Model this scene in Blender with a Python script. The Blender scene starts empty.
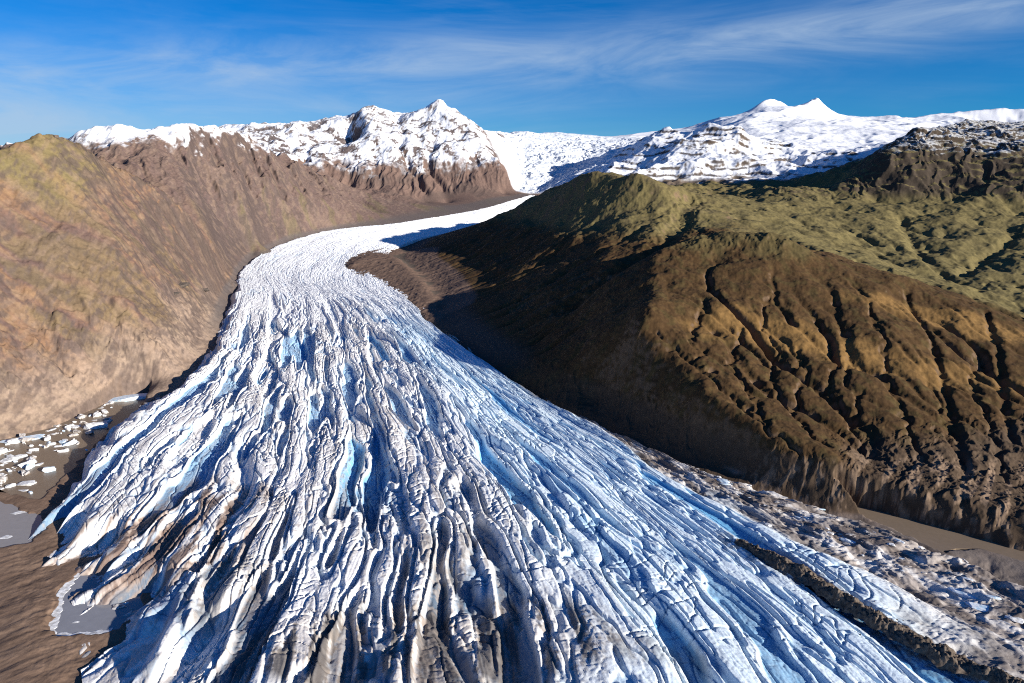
import bpy, math, random
import numpy as np
C = bpy.context.scene.collection
F32 = np.float32
rng = np.random.default_rng(7)
random.seed(7)

# ------------------------------------------------------------------ camera
W, H = 1024, 683
FPX = 690.0
CAMZ = 600.0
HORIZON = 175.0
PITCH = math.atan((H / 2 - HORIZON) / FPX)
SP, CP = math.sin(PITCH), math.cos(PITCH)
SUN_EL = math.radians(15.8)
SUN_AZ = math.radians(-32.0)          # measured from +X towards +Y; negative = towards the viewer
SUN = np.array([math.cos(SUN_EL) * math.cos(SUN_AZ), math.cos(SUN_EL) * math.sin(SUN_AZ), math.sin(SUN_EL)])


def ray(px, py):
    u = (px - W / 2) / FPX
    v = -(py - H / 2) / FPX
    return u, CP + v * SP, -SP + v * CP


def at_y(px, py, Y):
    dx, dy, dz = ray(px, py)
    t = Y / dy
    return (dx * t, Y, CAMZ + dz * t)


def at_z(px, py, z):
    dx, dy, dz = ray(px, py)
    t = (z - CAMZ) / dz
    return (dx * t, dy * t, z)


_icey = np.arange(0, 17000, 50.0)
_icez = np.interp(_icey, [0, 1650, 2100, 2600, 3300, 4100, 4600, 5000, 5200, 6000, 6700, 8000, 12000, 17000],
                  [0, 0, 20, 42, 84, 133, 186, 224, 250, 310, 405, 600, 1200, 1500])
for _ in range(12):
    _icez[1:-1] = .25 * _icez[:-2] + .5 * _icez[1:-1] + .25 * _icez[2:]


def ice_level(Y):
    """height of the glacier's mean surface as a function of distance up the valley"""
    return np.interp(Y, _icey, _icez)


def at_ice(px, py, off=0.0):
    lo, hi = 200.0, 12000.0
    for _ in range(50):
        m = .5 * (lo + hi)
        z = at_y(px, py, m)[2]
        if z > float(ice_level(m)) + off:
            lo = m
        else:
            hi = m
    return at_y(px, py, lo)


# ------------------------------------------------------------------ noise
_perm = np.random.default_rng(3).permutation(256).astype(np.int32)
_perm = np.concatenate([_perm, _perm])
_ang = np.random.default_rng(4).random(256) * 2 * np.pi
_GX, _GY = np.cos(_ang).astype(F32), np.sin(_ang).astype(F32)


def perlin(x, y, seed=0):
    x = np.asarray(x, F32) + F32(seed * 17.31)
    y = np.asarray(y, F32) + F32(seed * 9.73)
    xf, yf = np.floor(x), np.floor(y)
    xi, yi = xf.astype(np.int32), yf.astype(np.int32)
    fx, fy = x - xf, y - yf
    u = fx * fx * fx * (fx * (fx * 6 - 15) + 10)
    v = fy * fy * fy * (fy * (fy * 6 - 15) + 10)
    x0, y0, x1, y1 = xi & 255, yi & 255, (xi + 1) & 255, (yi + 1) & 255

    def g(a, b, ox, oy):
        h = _perm[_perm[a] + b]
        return _GX[h] * ox + _GY[h] * oy
    n00, n10 = g(x0, y0, fx, fy), g(x1, y0, fx - 1, fy)
    n01, n11 = g(x0, y1, fx, fy - 1), g(x1, y1, fx - 1, fy - 1)
    a = n00 + u * (n10 - n00)
    return (a + v * (n01 + u * (n11 - n01) - a)) * F32(1.5)


def fbm(x, y, oct=4, seed=0, gain=.5, lac=2.03):
    s, a = 0, 1.0
    for o in range(oct):
        s = s + a * perlin(x, y, seed + o * 3)
        x, y, a = x * lac, y * lac, a * gain
    return s


def ridged(x, y, oct=4, seed=0, gain=.5, lac=2.07):
    s, a, t = 0, 1.0, 0
    for o in range(oct):
        n = 1 - np.abs(perlin(x, y, seed + o * 5))
        s = s + a * n * n
        t += a
        x, y, a = x * lac, y * lac, a * gain
    return s / t


def sstep(a, b, x):
    t = np.clip((x - a) / (b - a), 0, 1)
    return t * t * (3 - 2 * t)


# ------------------------------------------------------------------ control curves of the land
def plain(px, py, z=-35.0):
    return at_z(px, py, z)


curves = []          # (class, dense polyline)


def densify(P, step=15.0):
    P = np.array(P, float)
    out = []
    for a, b in zip(P[:-1], P[1:]):
        n = max(1, int(np.linalg.norm((b - a)[:2]) / step))
        out.append(a + (b - a) * np.linspace(0, 1, n, endpoint=False)[:, None])
    out.append(P[-1:])
    return np.concatenate(out)


def smooth_line(P, n=12):
    P = np.array(P, float)
    if len(P) < 3:
        return P
    Q = np.vstack([2 * P[0] - P[1], P, 2 * P[-1] - P[-2]])
    out = []
    for i in range(1, len(Q) - 2):
        t = np.linspace(0, 1, n, endpoint=False)[:, None]
        a, b, c, d = Q[i - 1], Q[i], Q[i + 1], Q[i + 2]
        out.append(.5 * (2 * b + (c - a) * t + (2 * a - 5 * b + 4 * c - d) * t ** 2 + (3 * b - a - 3 * c + d) * t ** 3))
    out.append(P[-1:])
    return np.concatenate(out)


VALLEY, LEFTM, PEAK, CAP, HILL, MESA, RANGE, FARM, NUNA = range(9)


def curve(cls, pts, conv=None, smooth=False):
    P = []
    for p in pts:
        if conv == 'w':
            P.append(p)
        elif conv is None:
            P.append(at_y(*p))
        else:
            P.append(conv(*p))
    if smooth:
        P = smooth_line(P)
    curves.append((cls, densify(P)))


ice_m = lambda x, y: at_ice(x, y, -8)

# valley walls where they meet the ice or the plain
LEFT_EDGE = [(530, 196), (480, 210), (400, 223), (340, 229), (290, 239), (250, 256), (226, 285), (214, 330), (190, 362), (150, 388)]
curve(LEFTM, LEFT_EDGE, ice_m)
curve(LEFTM, [(150, 388), (100, 405), (50, 422), (0, 436), (-120, 470), (-300, 520)], lambda x, y: at_z(x, y, -30))
RIGHT_EDGE = [(560, 199), (520, 211), (470, 226), (420, 240), (400, 258), (430, 290), (440, 314), (470, 343), (520, 377), (590, 408)]
curve(HILL, RIGHT_EDGE, ice_m)
curve(HILL, [(590, 408), (650, 436), (700, 458), (760, 482), (850, 505)], lambda x, y: at_z(x, y, -18))
curve(HILL, [(850, 505), (920, 520), (1024, 546), (1150, 580), (1400, 640)], plain)
# glacier bed
for pts in ([(540, 197), (470, 217), (398, 232), (320, 245), (270, 290), (255, 340), (220, 400), (160, 470)],
            [(300, 262), (300, 300), (300, 360), (300, 440), (290, 540), (280, 683), (270, 900)],
            [(360, 290), (390, 330), (440, 390), (520, 470), (600, 560), (700, 683), (800, 850)],
            [(440, 335), (520, 395), (640, 470), (760, 530), (880, 600), (1000, 683), (1150, 800)]):
    curve(VALLEY, [tuple(np.array(at_ice(*p, 0)) - (0, 0, 85)) for p in pts], 'w')
# plains beside the tongue
curve(VALLEY, [(150, 392), (110, 425), (60, 470), (40, 520), (60, 570), (90, 640), (110, 700), (120, 850)], lambda x, y: at_z(x, y, -38))
curve(VALLEY, [(-20, 470), (-20, 560), (-40, 683), (-100, 850)], lambda x, y: at_z(x, y, -36))
curve(VALLEY, [(60, 430), (20, 500), (-60, 520), (-300, 600)], lambda x, y: at_z(x, y, -38))
curve(VALLEY, [(30, 600), (20, 683), (0, 850)], lambda x, y: at_z(x, y, -30))
curve(VALLEY, [(700, 470), (780, 505), (850, 530), (930, 560), (1024, 595), (1200, 660)], lambda x, y: at_z(x, y, -52))
curve(VALLEY, [(850, 515), (920, 533), (1024, 563), (1200, 615)], lambda x, y: at_z(x, y, -38))
curve(VALLEY, [(-1200, 200, -40), (0, 150, -90), (1200, 200, -40)], 'w')

# left mountain
curve(LEFTM, [(-300, 200, 1500), (-150, 170, 1900), (-60, 160, 2150), (0, 151, 2350), (40, 139, 2500), (60, 136, 2560), (74, 142, 2640), (85, 150, 2720),
              (110, 163, 2840), (150, 181, 2980), (178, 205, 3080), (204, 234, 3190), (222, 262, 3290)], smooth=True)
curve(LEFTM, [(-60, 165, 5000), (20, 148, 4700), (70, 139, 4450), (85, 134, 4350), (105, 128, 4300), (120, 126, 4280), (160, 129, 4350), (195, 131, 4600), (213, 127, 4800), (228, 128, 5000),
              (246, 136, 5250), (270, 148, 5500), (300, 164, 5800), (330, 182, 5950), (352, 197, 5900), (378, 213, 5600)], smooth=True)
curve(LEFTM, [(-600, 300, 2500), (-500, 200, 5000), (-300, 180, 7000)])
for g in ([(250, 138, 5280), (265, 165, 5080), (282, 195, 4920), (298, 222, 4780)],
          [(213, 129, 4780), (228, 165, 4550), (242, 195, 4350), (253, 222, 4250), (257, 242, 4180)],
          [(150, 131, 4300), (172, 165, 3900), (195, 205, 3600), (215, 240, 3450), (226, 265, 3380)]):
    curve(LEFTM, g, smooth=True)
curve(LEFTM, [(60, 137, 2560), (80, 190, 2420), (110, 250, 2300), (140, 310, 2150), (160, 350, 2040)], smooth=True)
curve(LEFTM, [(0, 151, 2350), (5, 230, 2150), (20, 310, 1950), (40, 370, 1820)], smooth=True)

# snow peaks behind
curve(PEAK, [(150, 134, 8200), (225, 128, 8000), (262, 127, 7900), (290, 122, 7900), (320, 123, 8000), (350, 121, 8000), (360, 108, 8050), (372, 104, 8100), (388, 113, 8300),
             (402, 110, 8500), (418, 108, 8500), (426, 111, 8400), (434, 104, 8200), (441, 100, 8150), (449, 107, 8150), (455, 105, 8150), (462, 115, 8200), (472, 124, 8300),
             (484, 131, 8600), (500, 134, 9300)])
curve(PEAK, [(362, 109, 8050), (368, 124, 7700), (371, 138, 7400), (366, 158, 7000), (352, 178, 6700), (335, 200, 6450)])
curve(PEAK, [(366, 158, 7000), (392, 176, 6800), (415, 190, 6600), (425, 206, 6400)])
curve(PEAK, [(350, 122, 8000), (352, 140, 7800), (350, 154, 7500)])
curve(PEAK, [(441, 104, 8150), (449, 122, 7800), (447, 142, 7450), (446, 165, 7100), (447, 190, 6750), (446, 206, 6500)])
curve(PEAK, [(456, 108, 8150), (470, 128, 7800), (486, 147, 7450), (500, 165, 7200), (507, 180, 7000), (505, 196, 6800)])
curve(PEAK, [(392, 112, 8250), (398, 126, 7850), (400, 142, 7480), (401, 158, 7150), (402, 178, 6800)])
# ice cap and ice fall
curve(CAP, [(500, 134, 9500), (530, 133, 10300), (560, 133, 10800), (600, 136, 11000), (640, 138, 11000)])
curve(CAP, [(640, 141, 10300), (610, 150, 9400), (580, 163, 8500), (556, 178, 7700), (535, 192, 7050)])
curve(CAP, [(520, 145, 9200), (524, 160, 8300), (522, 178, 7500), (519, 195, 7000)])
curve(CAP, [(560, 140, 10200), (555, 152, 9000), (545, 168, 8100)])
# right-hand snow range, its far summits
curve(RANGE, [(600, 158, 8300), (625, 150, 8000), (648, 141, 7600), (660, 135, 7500), (668, 123, 7450), (676, 130, 7400), (684, 124, 7350), (692, 128, 7300), (703, 120, 7200), (716, 124, 7100),
              (730, 131, 7000), (748, 138, 6900), (768, 147, 6800), (790, 150, 6650), (815, 153, 6500), (842, 160, 6300), (868, 170, 6100)])
curve(RANGE, [(703, 125, 7200), (690, 140, 6900), (676, 153, 6650), (662, 168, 6400)])
curve(RANGE, [(716, 126, 7100), (733, 148, 6700), (742, 162, 6450), (750, 172, 6250)])
curve(RANGE, [(768, 147, 6800), (790, 163, 6450), (812, 172, 6250)])
curve(RANGE, [(560, 188, 6400), (610, 178, 6300), (660, 181, 6050), (720, 184, 5900), (790, 184, 5800), (850, 184, 5700)])
curve(FARM, [(640, 141, 11200), (690, 133, 11400), (715, 125, 11700), (738, 118, 12000), (755, 107, 12300), (765, 98, 12500), (779, 97, 12600), (788, 105, 12600), (796, 112, 12500), (803, 112, 12500),
             (807, 107, 12400), (810, 99, 12400), (816, 98, 12400), (821, 103, 12300), (828, 110, 12200), (836, 117, 12000), (870, 121, 11600), (905, 121, 11400), (935, 118, 11600), (960, 113, 12200),
             (985, 110, 12500), (1010, 109, 12600), (1050, 109, 12600), (1200, 108, 12500), (1500, 112, 11000)])
curve(FARM, [(813, 102, 12400), (800, 117, 11200), (775, 128, 10300), (745, 133, 9600)])
curve(FARM, [(836, 117, 12000), (826, 122, 10800), (842, 134, 9300), (868, 150, 8000), (880, 166, 7000)])
curve(FARM, [(778, 101, 12600), (765, 113, 11600), (735, 124, 10800)])
curve(FARM, [(880, 124, 11000), (900, 130, 9800), (912, 140, 8600)])
curve(FARM, [(960, 113, 12200), (945, 122, 11000), (930, 130, 10000)])
curve(FARM, [(1010, 110, 12600), (1030, 122, 11000), (1060, 140, 8500)])
curve(FARM, [(-14000, 15900, 900), (0, 15900, 1100), (14000, 15900, 1000)], 'w')
# far right mesa
curve(MESA, [(866, 174, 4450), (878, 158, 4480), (890, 146, 4520), (903, 139, 4600), (918, 131, 4750), (940, 127, 4850), (965, 130, 4800), (990, 140, 4700), (1024, 147, 4600), (1100, 155, 4400), (1300, 160, 4200)])
curve(MESA, [(890, 150, 4420), (925, 147, 4440), (960, 149, 4400), (1000, 156, 4300), (1060, 170, 4080), (1200, 180, 3900)])
curve(MESA, [(858, 194, 4290), (882, 205, 4200), (905, 204, 4170), (940, 198, 4150), (980, 197, 4060), (1024, 212, 3860), (1100, 225, 3650)])
curve(MESA, [(940, 130, 5000), (960, 126, 6500), (1000, 122, 8000)])
curve(MESA, [(905, 199, 4150), (920, 222, 3700), (930, 240, 3400), (945, 262, 3080)], smooth=True)
curve(MESA, [(1024, 216, 3750), (1010, 240, 3350), (1000, 265, 3000)], smooth=True)
curve(MESA, [(780, 208, 3800), (830, 232, 3400), (880, 258, 3050), (940, 280, 2750), (1024, 312, 2400), (1150, 350, 2200)], smooth=True)
# dark valley between the knob and the range
curve(HILL, [(665, 185, 5400), (720, 190, 5100), (790, 192, 4900), (845, 190, 4700)])
# the knob
curve(HILL, [(530, 212, 5100), (543, 200, 4700), (558, 186, 4250), (580, 177, 3850), (604, 175, 3680), (624, 173, 3590), (642, 174, 3540), (657, 184, 3460), (668, 198, 3350), (678, 212, 3250)], smooth=True)
curve(HILL, [(530, 222, 4000), (555, 225, 3600), (585, 224, 3380), (620, 218, 3300), (650, 208, 3330)], smooth=True)
curve(HILL, [(590, 179, 4000), (620, 176, 3850), (648, 179, 3750)])
curve(HILL, [(590, 250, 3000), (625, 243, 2930), (655, 228, 3020), (676, 214, 3200)], smooth=True)
curve(HILL, [(450, 250, 4000), (480, 268, 3450), (500, 292, 2900), (520, 318, 2500), (545, 350, 2160)], smooth=True)
# near hill
curve(HILL, [(704, 235, 2480), (718, 231, 2470), (735, 229, 2450), (765, 234, 2400), (800, 246, 2350), (850, 262, 2300), (900, 278, 2250), (960, 298, 2150), (1024, 318, 2080), (1150, 350, 1950), (1350, 400, 1800)], smooth=True)
curve(HILL, [(704, 235, 2480), (668, 250, 2380), (650, 268, 2230), (652, 290, 2030), (642, 320, 1830)], smooth=True)
curve(HILL, [at_y(642, 320, 1830), at_y(665, 352, 1746), at_y(705, 395, 1545), at_z(765, 424, 80), at_z(830, 457, 50), at_z(900, 483, 30), at_z(960, 498, 20), at_z(1024, 515, 14), at_z(1150, 547, 10)], 'w', smooth=True)
curve(HILL, [(742, 230, 2440), (770, 290, 2080), (780, 340, 1850), (775, 390, 1610)], smooth=True)
# lit rubble hump that stands out of the ice under the hill
curve(NUNA, [(338, 264), (360, 252), (385, 247), (410, 254), (436, 280), (450, 305), (434, 318), (410, 302), (388, 288), (360, 274), (338, 264)], lambda x, y: at_ice(x, y, 1))
curve(NUNA, [(352, 263), (372, 255), (395, 256), (418, 272), (436, 298)], lambda x, y: at_ice(x, y, 26))
curve(HILL, [(850, 262, 2300), (860, 320, 1950), (870, 380, 1660), (870, 430, 1460), (868, 470, 1330)], smooth=True)
curve(HILL, [(1024, 318, 2080), (1050, 400, 1650), (1060, 460, 1400), (1060, 510, 1230)], smooth=True)


# ------------------------------------------------------------------ solve the land between the curves
X0, X1, Y0, Y1, CELL = -12000.0, 12000.0, 0.0, 16000.0, 25.0
NX, NY = int((X1 - X0) / CELL) + 1, int((Y1 - Y0) / CELL) + 1


def rasterise(cell):
    nx, ny = int((X1 - X0) / cell) + 1, int((Y1 - Y0) / cell) + 1
    s, n = np.zeros(nx * ny), np.zeros(nx * ny)
    c = np.zeros((9, nx * ny))
    for cls, P in curves:
        i = np.round((P[:, 0] - X0) / cell).astype(int)
        j = np.round((P[:, 1] - Y0) / cell).astype(int)
        ok = (i >= 0) & (i < nx) & (j >= 0) & (j < ny)
        k = j[ok] * nx + i[ok]
        s += np.bincount(k, P[ok, 2], nx * ny)
        b = np.bincount(k, minlength=nx * ny)
        n += b
        c[cls] += b
    m = n > 0
    v = np.zeros(nx * ny)
    v[m] = s[m] / n[m]
    c[:, m] /= n[m]
    return m.reshape(ny, nx), v.reshape(ny, nx), c.reshape(9, ny, nx)


def resize(a, ny, nx):
    y = np.linspace(0, a.shape[0] - 1, ny)
    x = np.linspace(0, a.shape[1] - 1, nx)
    y0 = np.minimum(y.astype(int), a.shape[0] - 2)
    x0 = np.minimum(x.astype(int), a.shape[1] - 2)
    fy, fx = (y - y0)[:, None], (x - x0)[None]
    A = a[y0][:, x0] * (1 - fx) + a[y0][:, x0 + 1] * fx
    B = a[y0 + 1][:, x0] * (1 - fx) + a[y0 + 1][:, x0 + 1] * fx
    return A * (1 - fy) + B * fy


def relax(a, m, v, it):
    a[m] = v[m]
    for _ in range(it):
        p = np.pad(a, 1, mode='edge')
        q = .25 * (p[:-2, 1:-1] + p[2:, 1:-1] + p[1:-1, :-2] + p[1:-1, 2:])
        q[m] = v[m]
        a = q
    return a


hgt, cl = None, None
for cell, it in ((800, 300), (400, 200), (200, 150), (100, 120), (50, 90), (25, 40)):
    m, v, c = rasterise(cell)
    ny, nx = m.shape
    hgt = np.full((ny, nx), 300.0) if hgt is None else resize(hgt, ny, nx)
    hgt = relax(hgt, m, v, it)
    if cell >= 50:
        cl = [np.full((ny, nx), .1) if cl is None else resize(cl[k], ny, nx) for k in range(9)]
        cl = [relax(cl[k], m, c[k], max(10, it // 3)) for k in range(9)]
BASE = hgt.astype(F32)
CLASS = np.stack(cl).astype(F32)          # 50 m grid


def blur(a, r=1):
    for _ in range(r):
        p = np.pad(a, 1, mode='edge')
        a = .25 * p[:-2, 1:-1] + .5 * p[1:-1, 1:-1] + .25 * p[2:, 1:-1]
        p = np.pad(a, 1, mode='edge')
        a = .25 * p[1:-1, :-2] + .5 * p[1:-1, 1:-1] + .25 * p[1:-1, 2:]
    return a


def sample(a, x, y, cell, x0=X0, y0=Y0):
    """smooth (quadratic B-spline) lookup"""
    gx, gy = (x - x0) / cell, (y - y0) / cell
    gx = np.clip(gx, 1, a.shape[1] - 2.001)
    gy = np.clip(gy, 1, a.shape[0] - 2.001)
    ix, iy = np.rint(gx).astype(np.int32), np.rint(gy).astype(np.int32)
    fx, fy = (gx - ix).astype(F32), (gy - iy).astype(F32)
    wx = (.5 * (.5 - fx) ** 2, .75 - fx * fx, .5 * (.5 + fx) ** 2)
    wy = (.5 * (.5 - fy) ** 2, .75 - fy * fy, .5 * (.5 + fy) ** 2)
    out = 0
    for j in range(3):
        r = 0
        for i in range(3):
            r = r + wx[i] * a[iy + j - 1, ix + i - 1]
        out = out + wy[j] * r
    return out


def sample_lin(a, x, y, cell, x0=X0, y0=Y0):
    gx = np.clip((x - x0) / cell, 0, a.shape[1] - 1.001)
    gy = np.clip((y - y0) / cell, 0, a.shape[0] - 1.001)
    ix, iy = gx.astype(np.int32), gy.astype(np.int32)
    fx, fy = (gx - ix).astype(F32), (gy - iy).astype(F32)
    return (a[iy, ix] * (1 - fx) + a[iy, ix + 1] * fx) * (1 - fy) + (a[iy + 1, ix] * (1 - fx) + a[iy + 1, ix + 1] * fx) * fy


BASE = blur(BASE, 1)


def carve(h, cell, batches, n, steps, depth, seed, fixed):
    """water running down the fall line cuts gullies; fixed = 0 keeps the surface"""
    r = np.random.default_rng(seed)
    ny, nx = h.shape
    cut = np.zeros_like(h)
    for b in range(batches):
        hb = h - cut
        gy, gx = np.gradient(hb, cell)
        gx, gy = gx.astype(F32).ravel(), gy.astype(F32).ravel()
        x = r.random(n).astype(F32) * (nx - 3) + 1
        y = r.random(n).astype(F32) * (ny - 3) + 1
        dx, dy = np.zeros(n, F32), np.zeros(n, F32)
        acc = np.zeros(nx * ny)
        for s in range(steps):
            k = y.astype(np.int32) * nx + x.astype(np.int32)
            ax, ay = gx[k], gy[k]
            dx, dy = .35 * dx - ax, .35 * dy - ay
            l = np.sqrt(dx * dx + dy * dy) + 1e-5
            acc += np.bincount(k, np.minimum(1, l * 4), nx * ny)
            x = np.clip(x + dx / l * .9, 1, nx - 2)
            y = np.clip(y + dy / l * .9, 1, ny - 2)
        A = acc.reshape(ny, nx)
        A = blur(A, 1) / (n * steps / (nx * ny))
        sl = np.hypot(gx, gy).reshape(ny, nx)
        d = depth * np.minimum(np.sqrt(np.maximum(A - .7, 0)), 4.0) * np.minimum(sl * 2.2, 1.2) * fixed
        cut += blur(d, 1)
    return cut


# coarse carving for the far mountains, fine carving for everything near
fy0, fy1 = 3400.0, 14000.0
fx0, fx1 = -6500.0, 10500.0
FC = 20.0
gx, gy = np.meshgrid(np.arange(fx0, fx1, FC), np.arange(fy0, fy1, FC))
hf = sample(BASE, gx, gy, CELL)
hf = hf + 45 * fbm(gx / 420, gy / 420, 5, 11) * sstep(0, 200, hf - ice_level(gy) - 20)
fix = sstep(5, 90, hf - ice_level(gy))
FCUT = carve(hf.astype(F32), FC, 9, 26000, 90, 2.6, 1, fix.astype(F32)).astype(F32)
nx0, nx1, ny0, ny1, NC = -2700.0, 3300.0, 700.0, 4300.0, 8.0
gx, gy = np.meshgrid(np.arange(nx0, nx1, NC), np.arange(ny0, ny1, NC))
hn = sample(BASE, gx, gy, CELL)
hn = hn + 16 * fbm(gx / 210, gy / 210, 5, 21) * sstep(0, 120, hn - ice_level(gy))
fix = sstep(-5, 60, hn - ice_level(gy))
NCUT = carve(hn.astype(F32), NC, 9, 26000, 130, .95, 2, fix.astype(F32)).astype(F32)


hx0, hx1, hy0, hy1, HC = -100.0, 2500.0, 950.0, 2900.0, 4.5
gx, gy = np.meshgrid(np.arange(hx0, hx1, HC), np.arange(hy0, hy1, HC))
hh_ = sample(BASE, gx, gy, CELL) - sample(NCUT, gx, gy, NC, nx0, ny0)
hh_ = hh_ + 9 * fbm(gx / 120, gy / 120, 5, 22)
fix = sstep(5, 60, sample(BASE, gx, gy, CELL) - ice_level(gy))
HCUT = carve(hh_.astype(F32), HC, 11, 24000, 190, .55, 5, fix.astype(F32)).astype(F32)


def at_land(px, py):
    t = np.linspace(0, 6000, 3000)[1:]
    d = np.array(ray(px, py))
    d = d / np.linalg.norm(d)
    X, Y, Z = d[0] * t, d[1] * t, CAMZ + d[2] * t
    k = np.nonzero(Z < sample(BASE, X, Y, CELL))[0]
    k = k[0] if len(k) else -1
    return (X[k], Y[k], Z[k])


def edge_fade(x, y, x0, x1, y0, y1, w):
    return sstep(0, w, np.minimum(np.minimum(x - x0, x1 - x), np.minimum(y - y0, y1 - y)))


def poly_dist(x, y, P):
    """distance to an open polyline P (world x, y)"""
    P = np.array(P)[:, :2]
    best = np.full(x.shape, 1e9, F32)
    for (ax, ay), (bx, by) in zip(P[:-1], P[1:]):
        dx, dy = bx - ax, by - ay
        t = np.clip(((x - ax) * dx + (y - ay) * dy) / (dx * dx + dy * dy + 1e-9), 0, 1)
        best = np.minimum(best, np.hypot(x - ax - t * dx, y - ay - t * dy).astype(F32))
    return best


def inside(x, y, P):
    P = np.array(P)[:, :2]
    r = np.zeros(x.shape, bool)
    n = len(P)
    for i in range(n):
        x1, y1 = P[i]
        x2, y2 = P[(i + 1) % n]
        c = ((y1 > y) != (y2 > y))
        r ^= c & (x < (x2 - x1) * (y - y1) / (y2 - y1 + 1e-12) + x1)
    return r


def shore(x, y, P):
    """signed distance to a closed outline, positive inside"""
    d = poly_dist(x, y, list(P) + [P[0]])
    return np.where(inside(x, y, P), d, -d)


# outlines of the waters
POND_Z, RIVER_Z = -39.0, -39.0
pond_a = [at_z(x, y, POND_Z) for x, y in [(-60, 470), (-10, 486), (8, 496), (18, 510), (40, 516), (44, 530), (30, 542), (-5, 548), (-80, 552)]]
pond_b = [at_z(x, y, POND_Z) for x, y in [(84, 566), (104, 560), (124, 566), (138, 585), (140, 610), (120, 628), (100, 633), (60, 637), (50, 632), (56, 612), (62, 592), (72, 580)]]
pond_c = [at_z(x, y, POND_Z) for x, y in [(150, 392), (118, 398), (86, 412), (50, 428), (0, 440), (-60, 458), (-60, 480), (0, 492), (40, 500), (70, 470), (105, 435), (140, 410)]]
river_p = [at_z(x, y, RIVER_Z) for x, y in [(835, 502), (870, 509), (920, 522), (1024, 551), (1160, 588), (1400, 652), (1400, 690), (1160, 606), (1024, 562), (985, 550), (960, 549), (945, 552), (925, 544), (895, 530), (868, 519)]]
river_p = list(river_p)

GULLIES = [  # traced stream beds on the near hill: (points, depth, width)
    ([(208, 158, 4650), (214, 172, 4560), (222, 190, 4470)], 50, 26),
    ([(226, 156, 4720), (232, 172, 4620), (236, 184, 4540)], 45, 24),
    ([(236, 158, 4860), (246, 178, 4740), (252, 196, 4640)], 45, 24),
    ([(250, 158, 5130), (256, 176, 5020), (262, 196, 4930)], 55, 28),
    ([(266, 165, 5150), (276, 186, 5020), (284, 206, 4930)], 50, 26),
    ([(286, 172, 5400), (298, 192, 5250), (306, 208, 5120)], 45, 26),
    ([(905, 300, 2150), (930, 340, 1880), (945, 380, 1680), (955, 420, 1500), (962, 455, 1370), (965, 485, 1280)], 12, 11),
    ([(985, 318, 2080), (1000, 355, 1830), (1005, 400, 1600), (1015, 440, 1450)], 12, 11),
    ([(780, 222, 3000), (825, 250, 2700), (870, 272, 2550), (930, 292, 2400), (1024, 325, 2150)], 28, 40),
    ([(905, 200, 3800), (912, 230, 3400), (930, 262, 3000), (960, 285, 2700)], 22, 30),
    ([(1024, 215, 3450), (990, 245, 3150), (965, 270, 2850)], 22, 30),
    ([(690, 212, 3500), (680, 226, 3150), (660, 245, 2750), (620, 272, 2550), (575, 310, 2400)], 40, 60),
]


BROOKS = [smooth_line([at_land(*p) for p in g], 10) for g in (
    [(655, 330), (690, 362), (730, 396), (770, 426), (800, 452)],
    [(770, 296), (764, 328), (779, 350), (770, 376), (792, 410), (822, 442)],
    [(818, 318), (836, 356), (829, 384), (852, 420), (862, 452)],
    [(868, 306), (884, 350), (889, 380), (908, 420), (917, 462)],
    [(706, 300), (692, 335), (700, 352), (690, 362)],
    [(742, 330), (730, 362), (747, 386), (770, 426)],
    [(800, 350), (806, 376), (792, 410)],
    [(930, 380), (944, 410), (950, 440), (962, 455)],
    [(980, 350), (975, 385), (990, 420), (1000, 455), (1008, 480)],
    [(850, 352), (846, 380), (860, 400), (852, 420)])]


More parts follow.
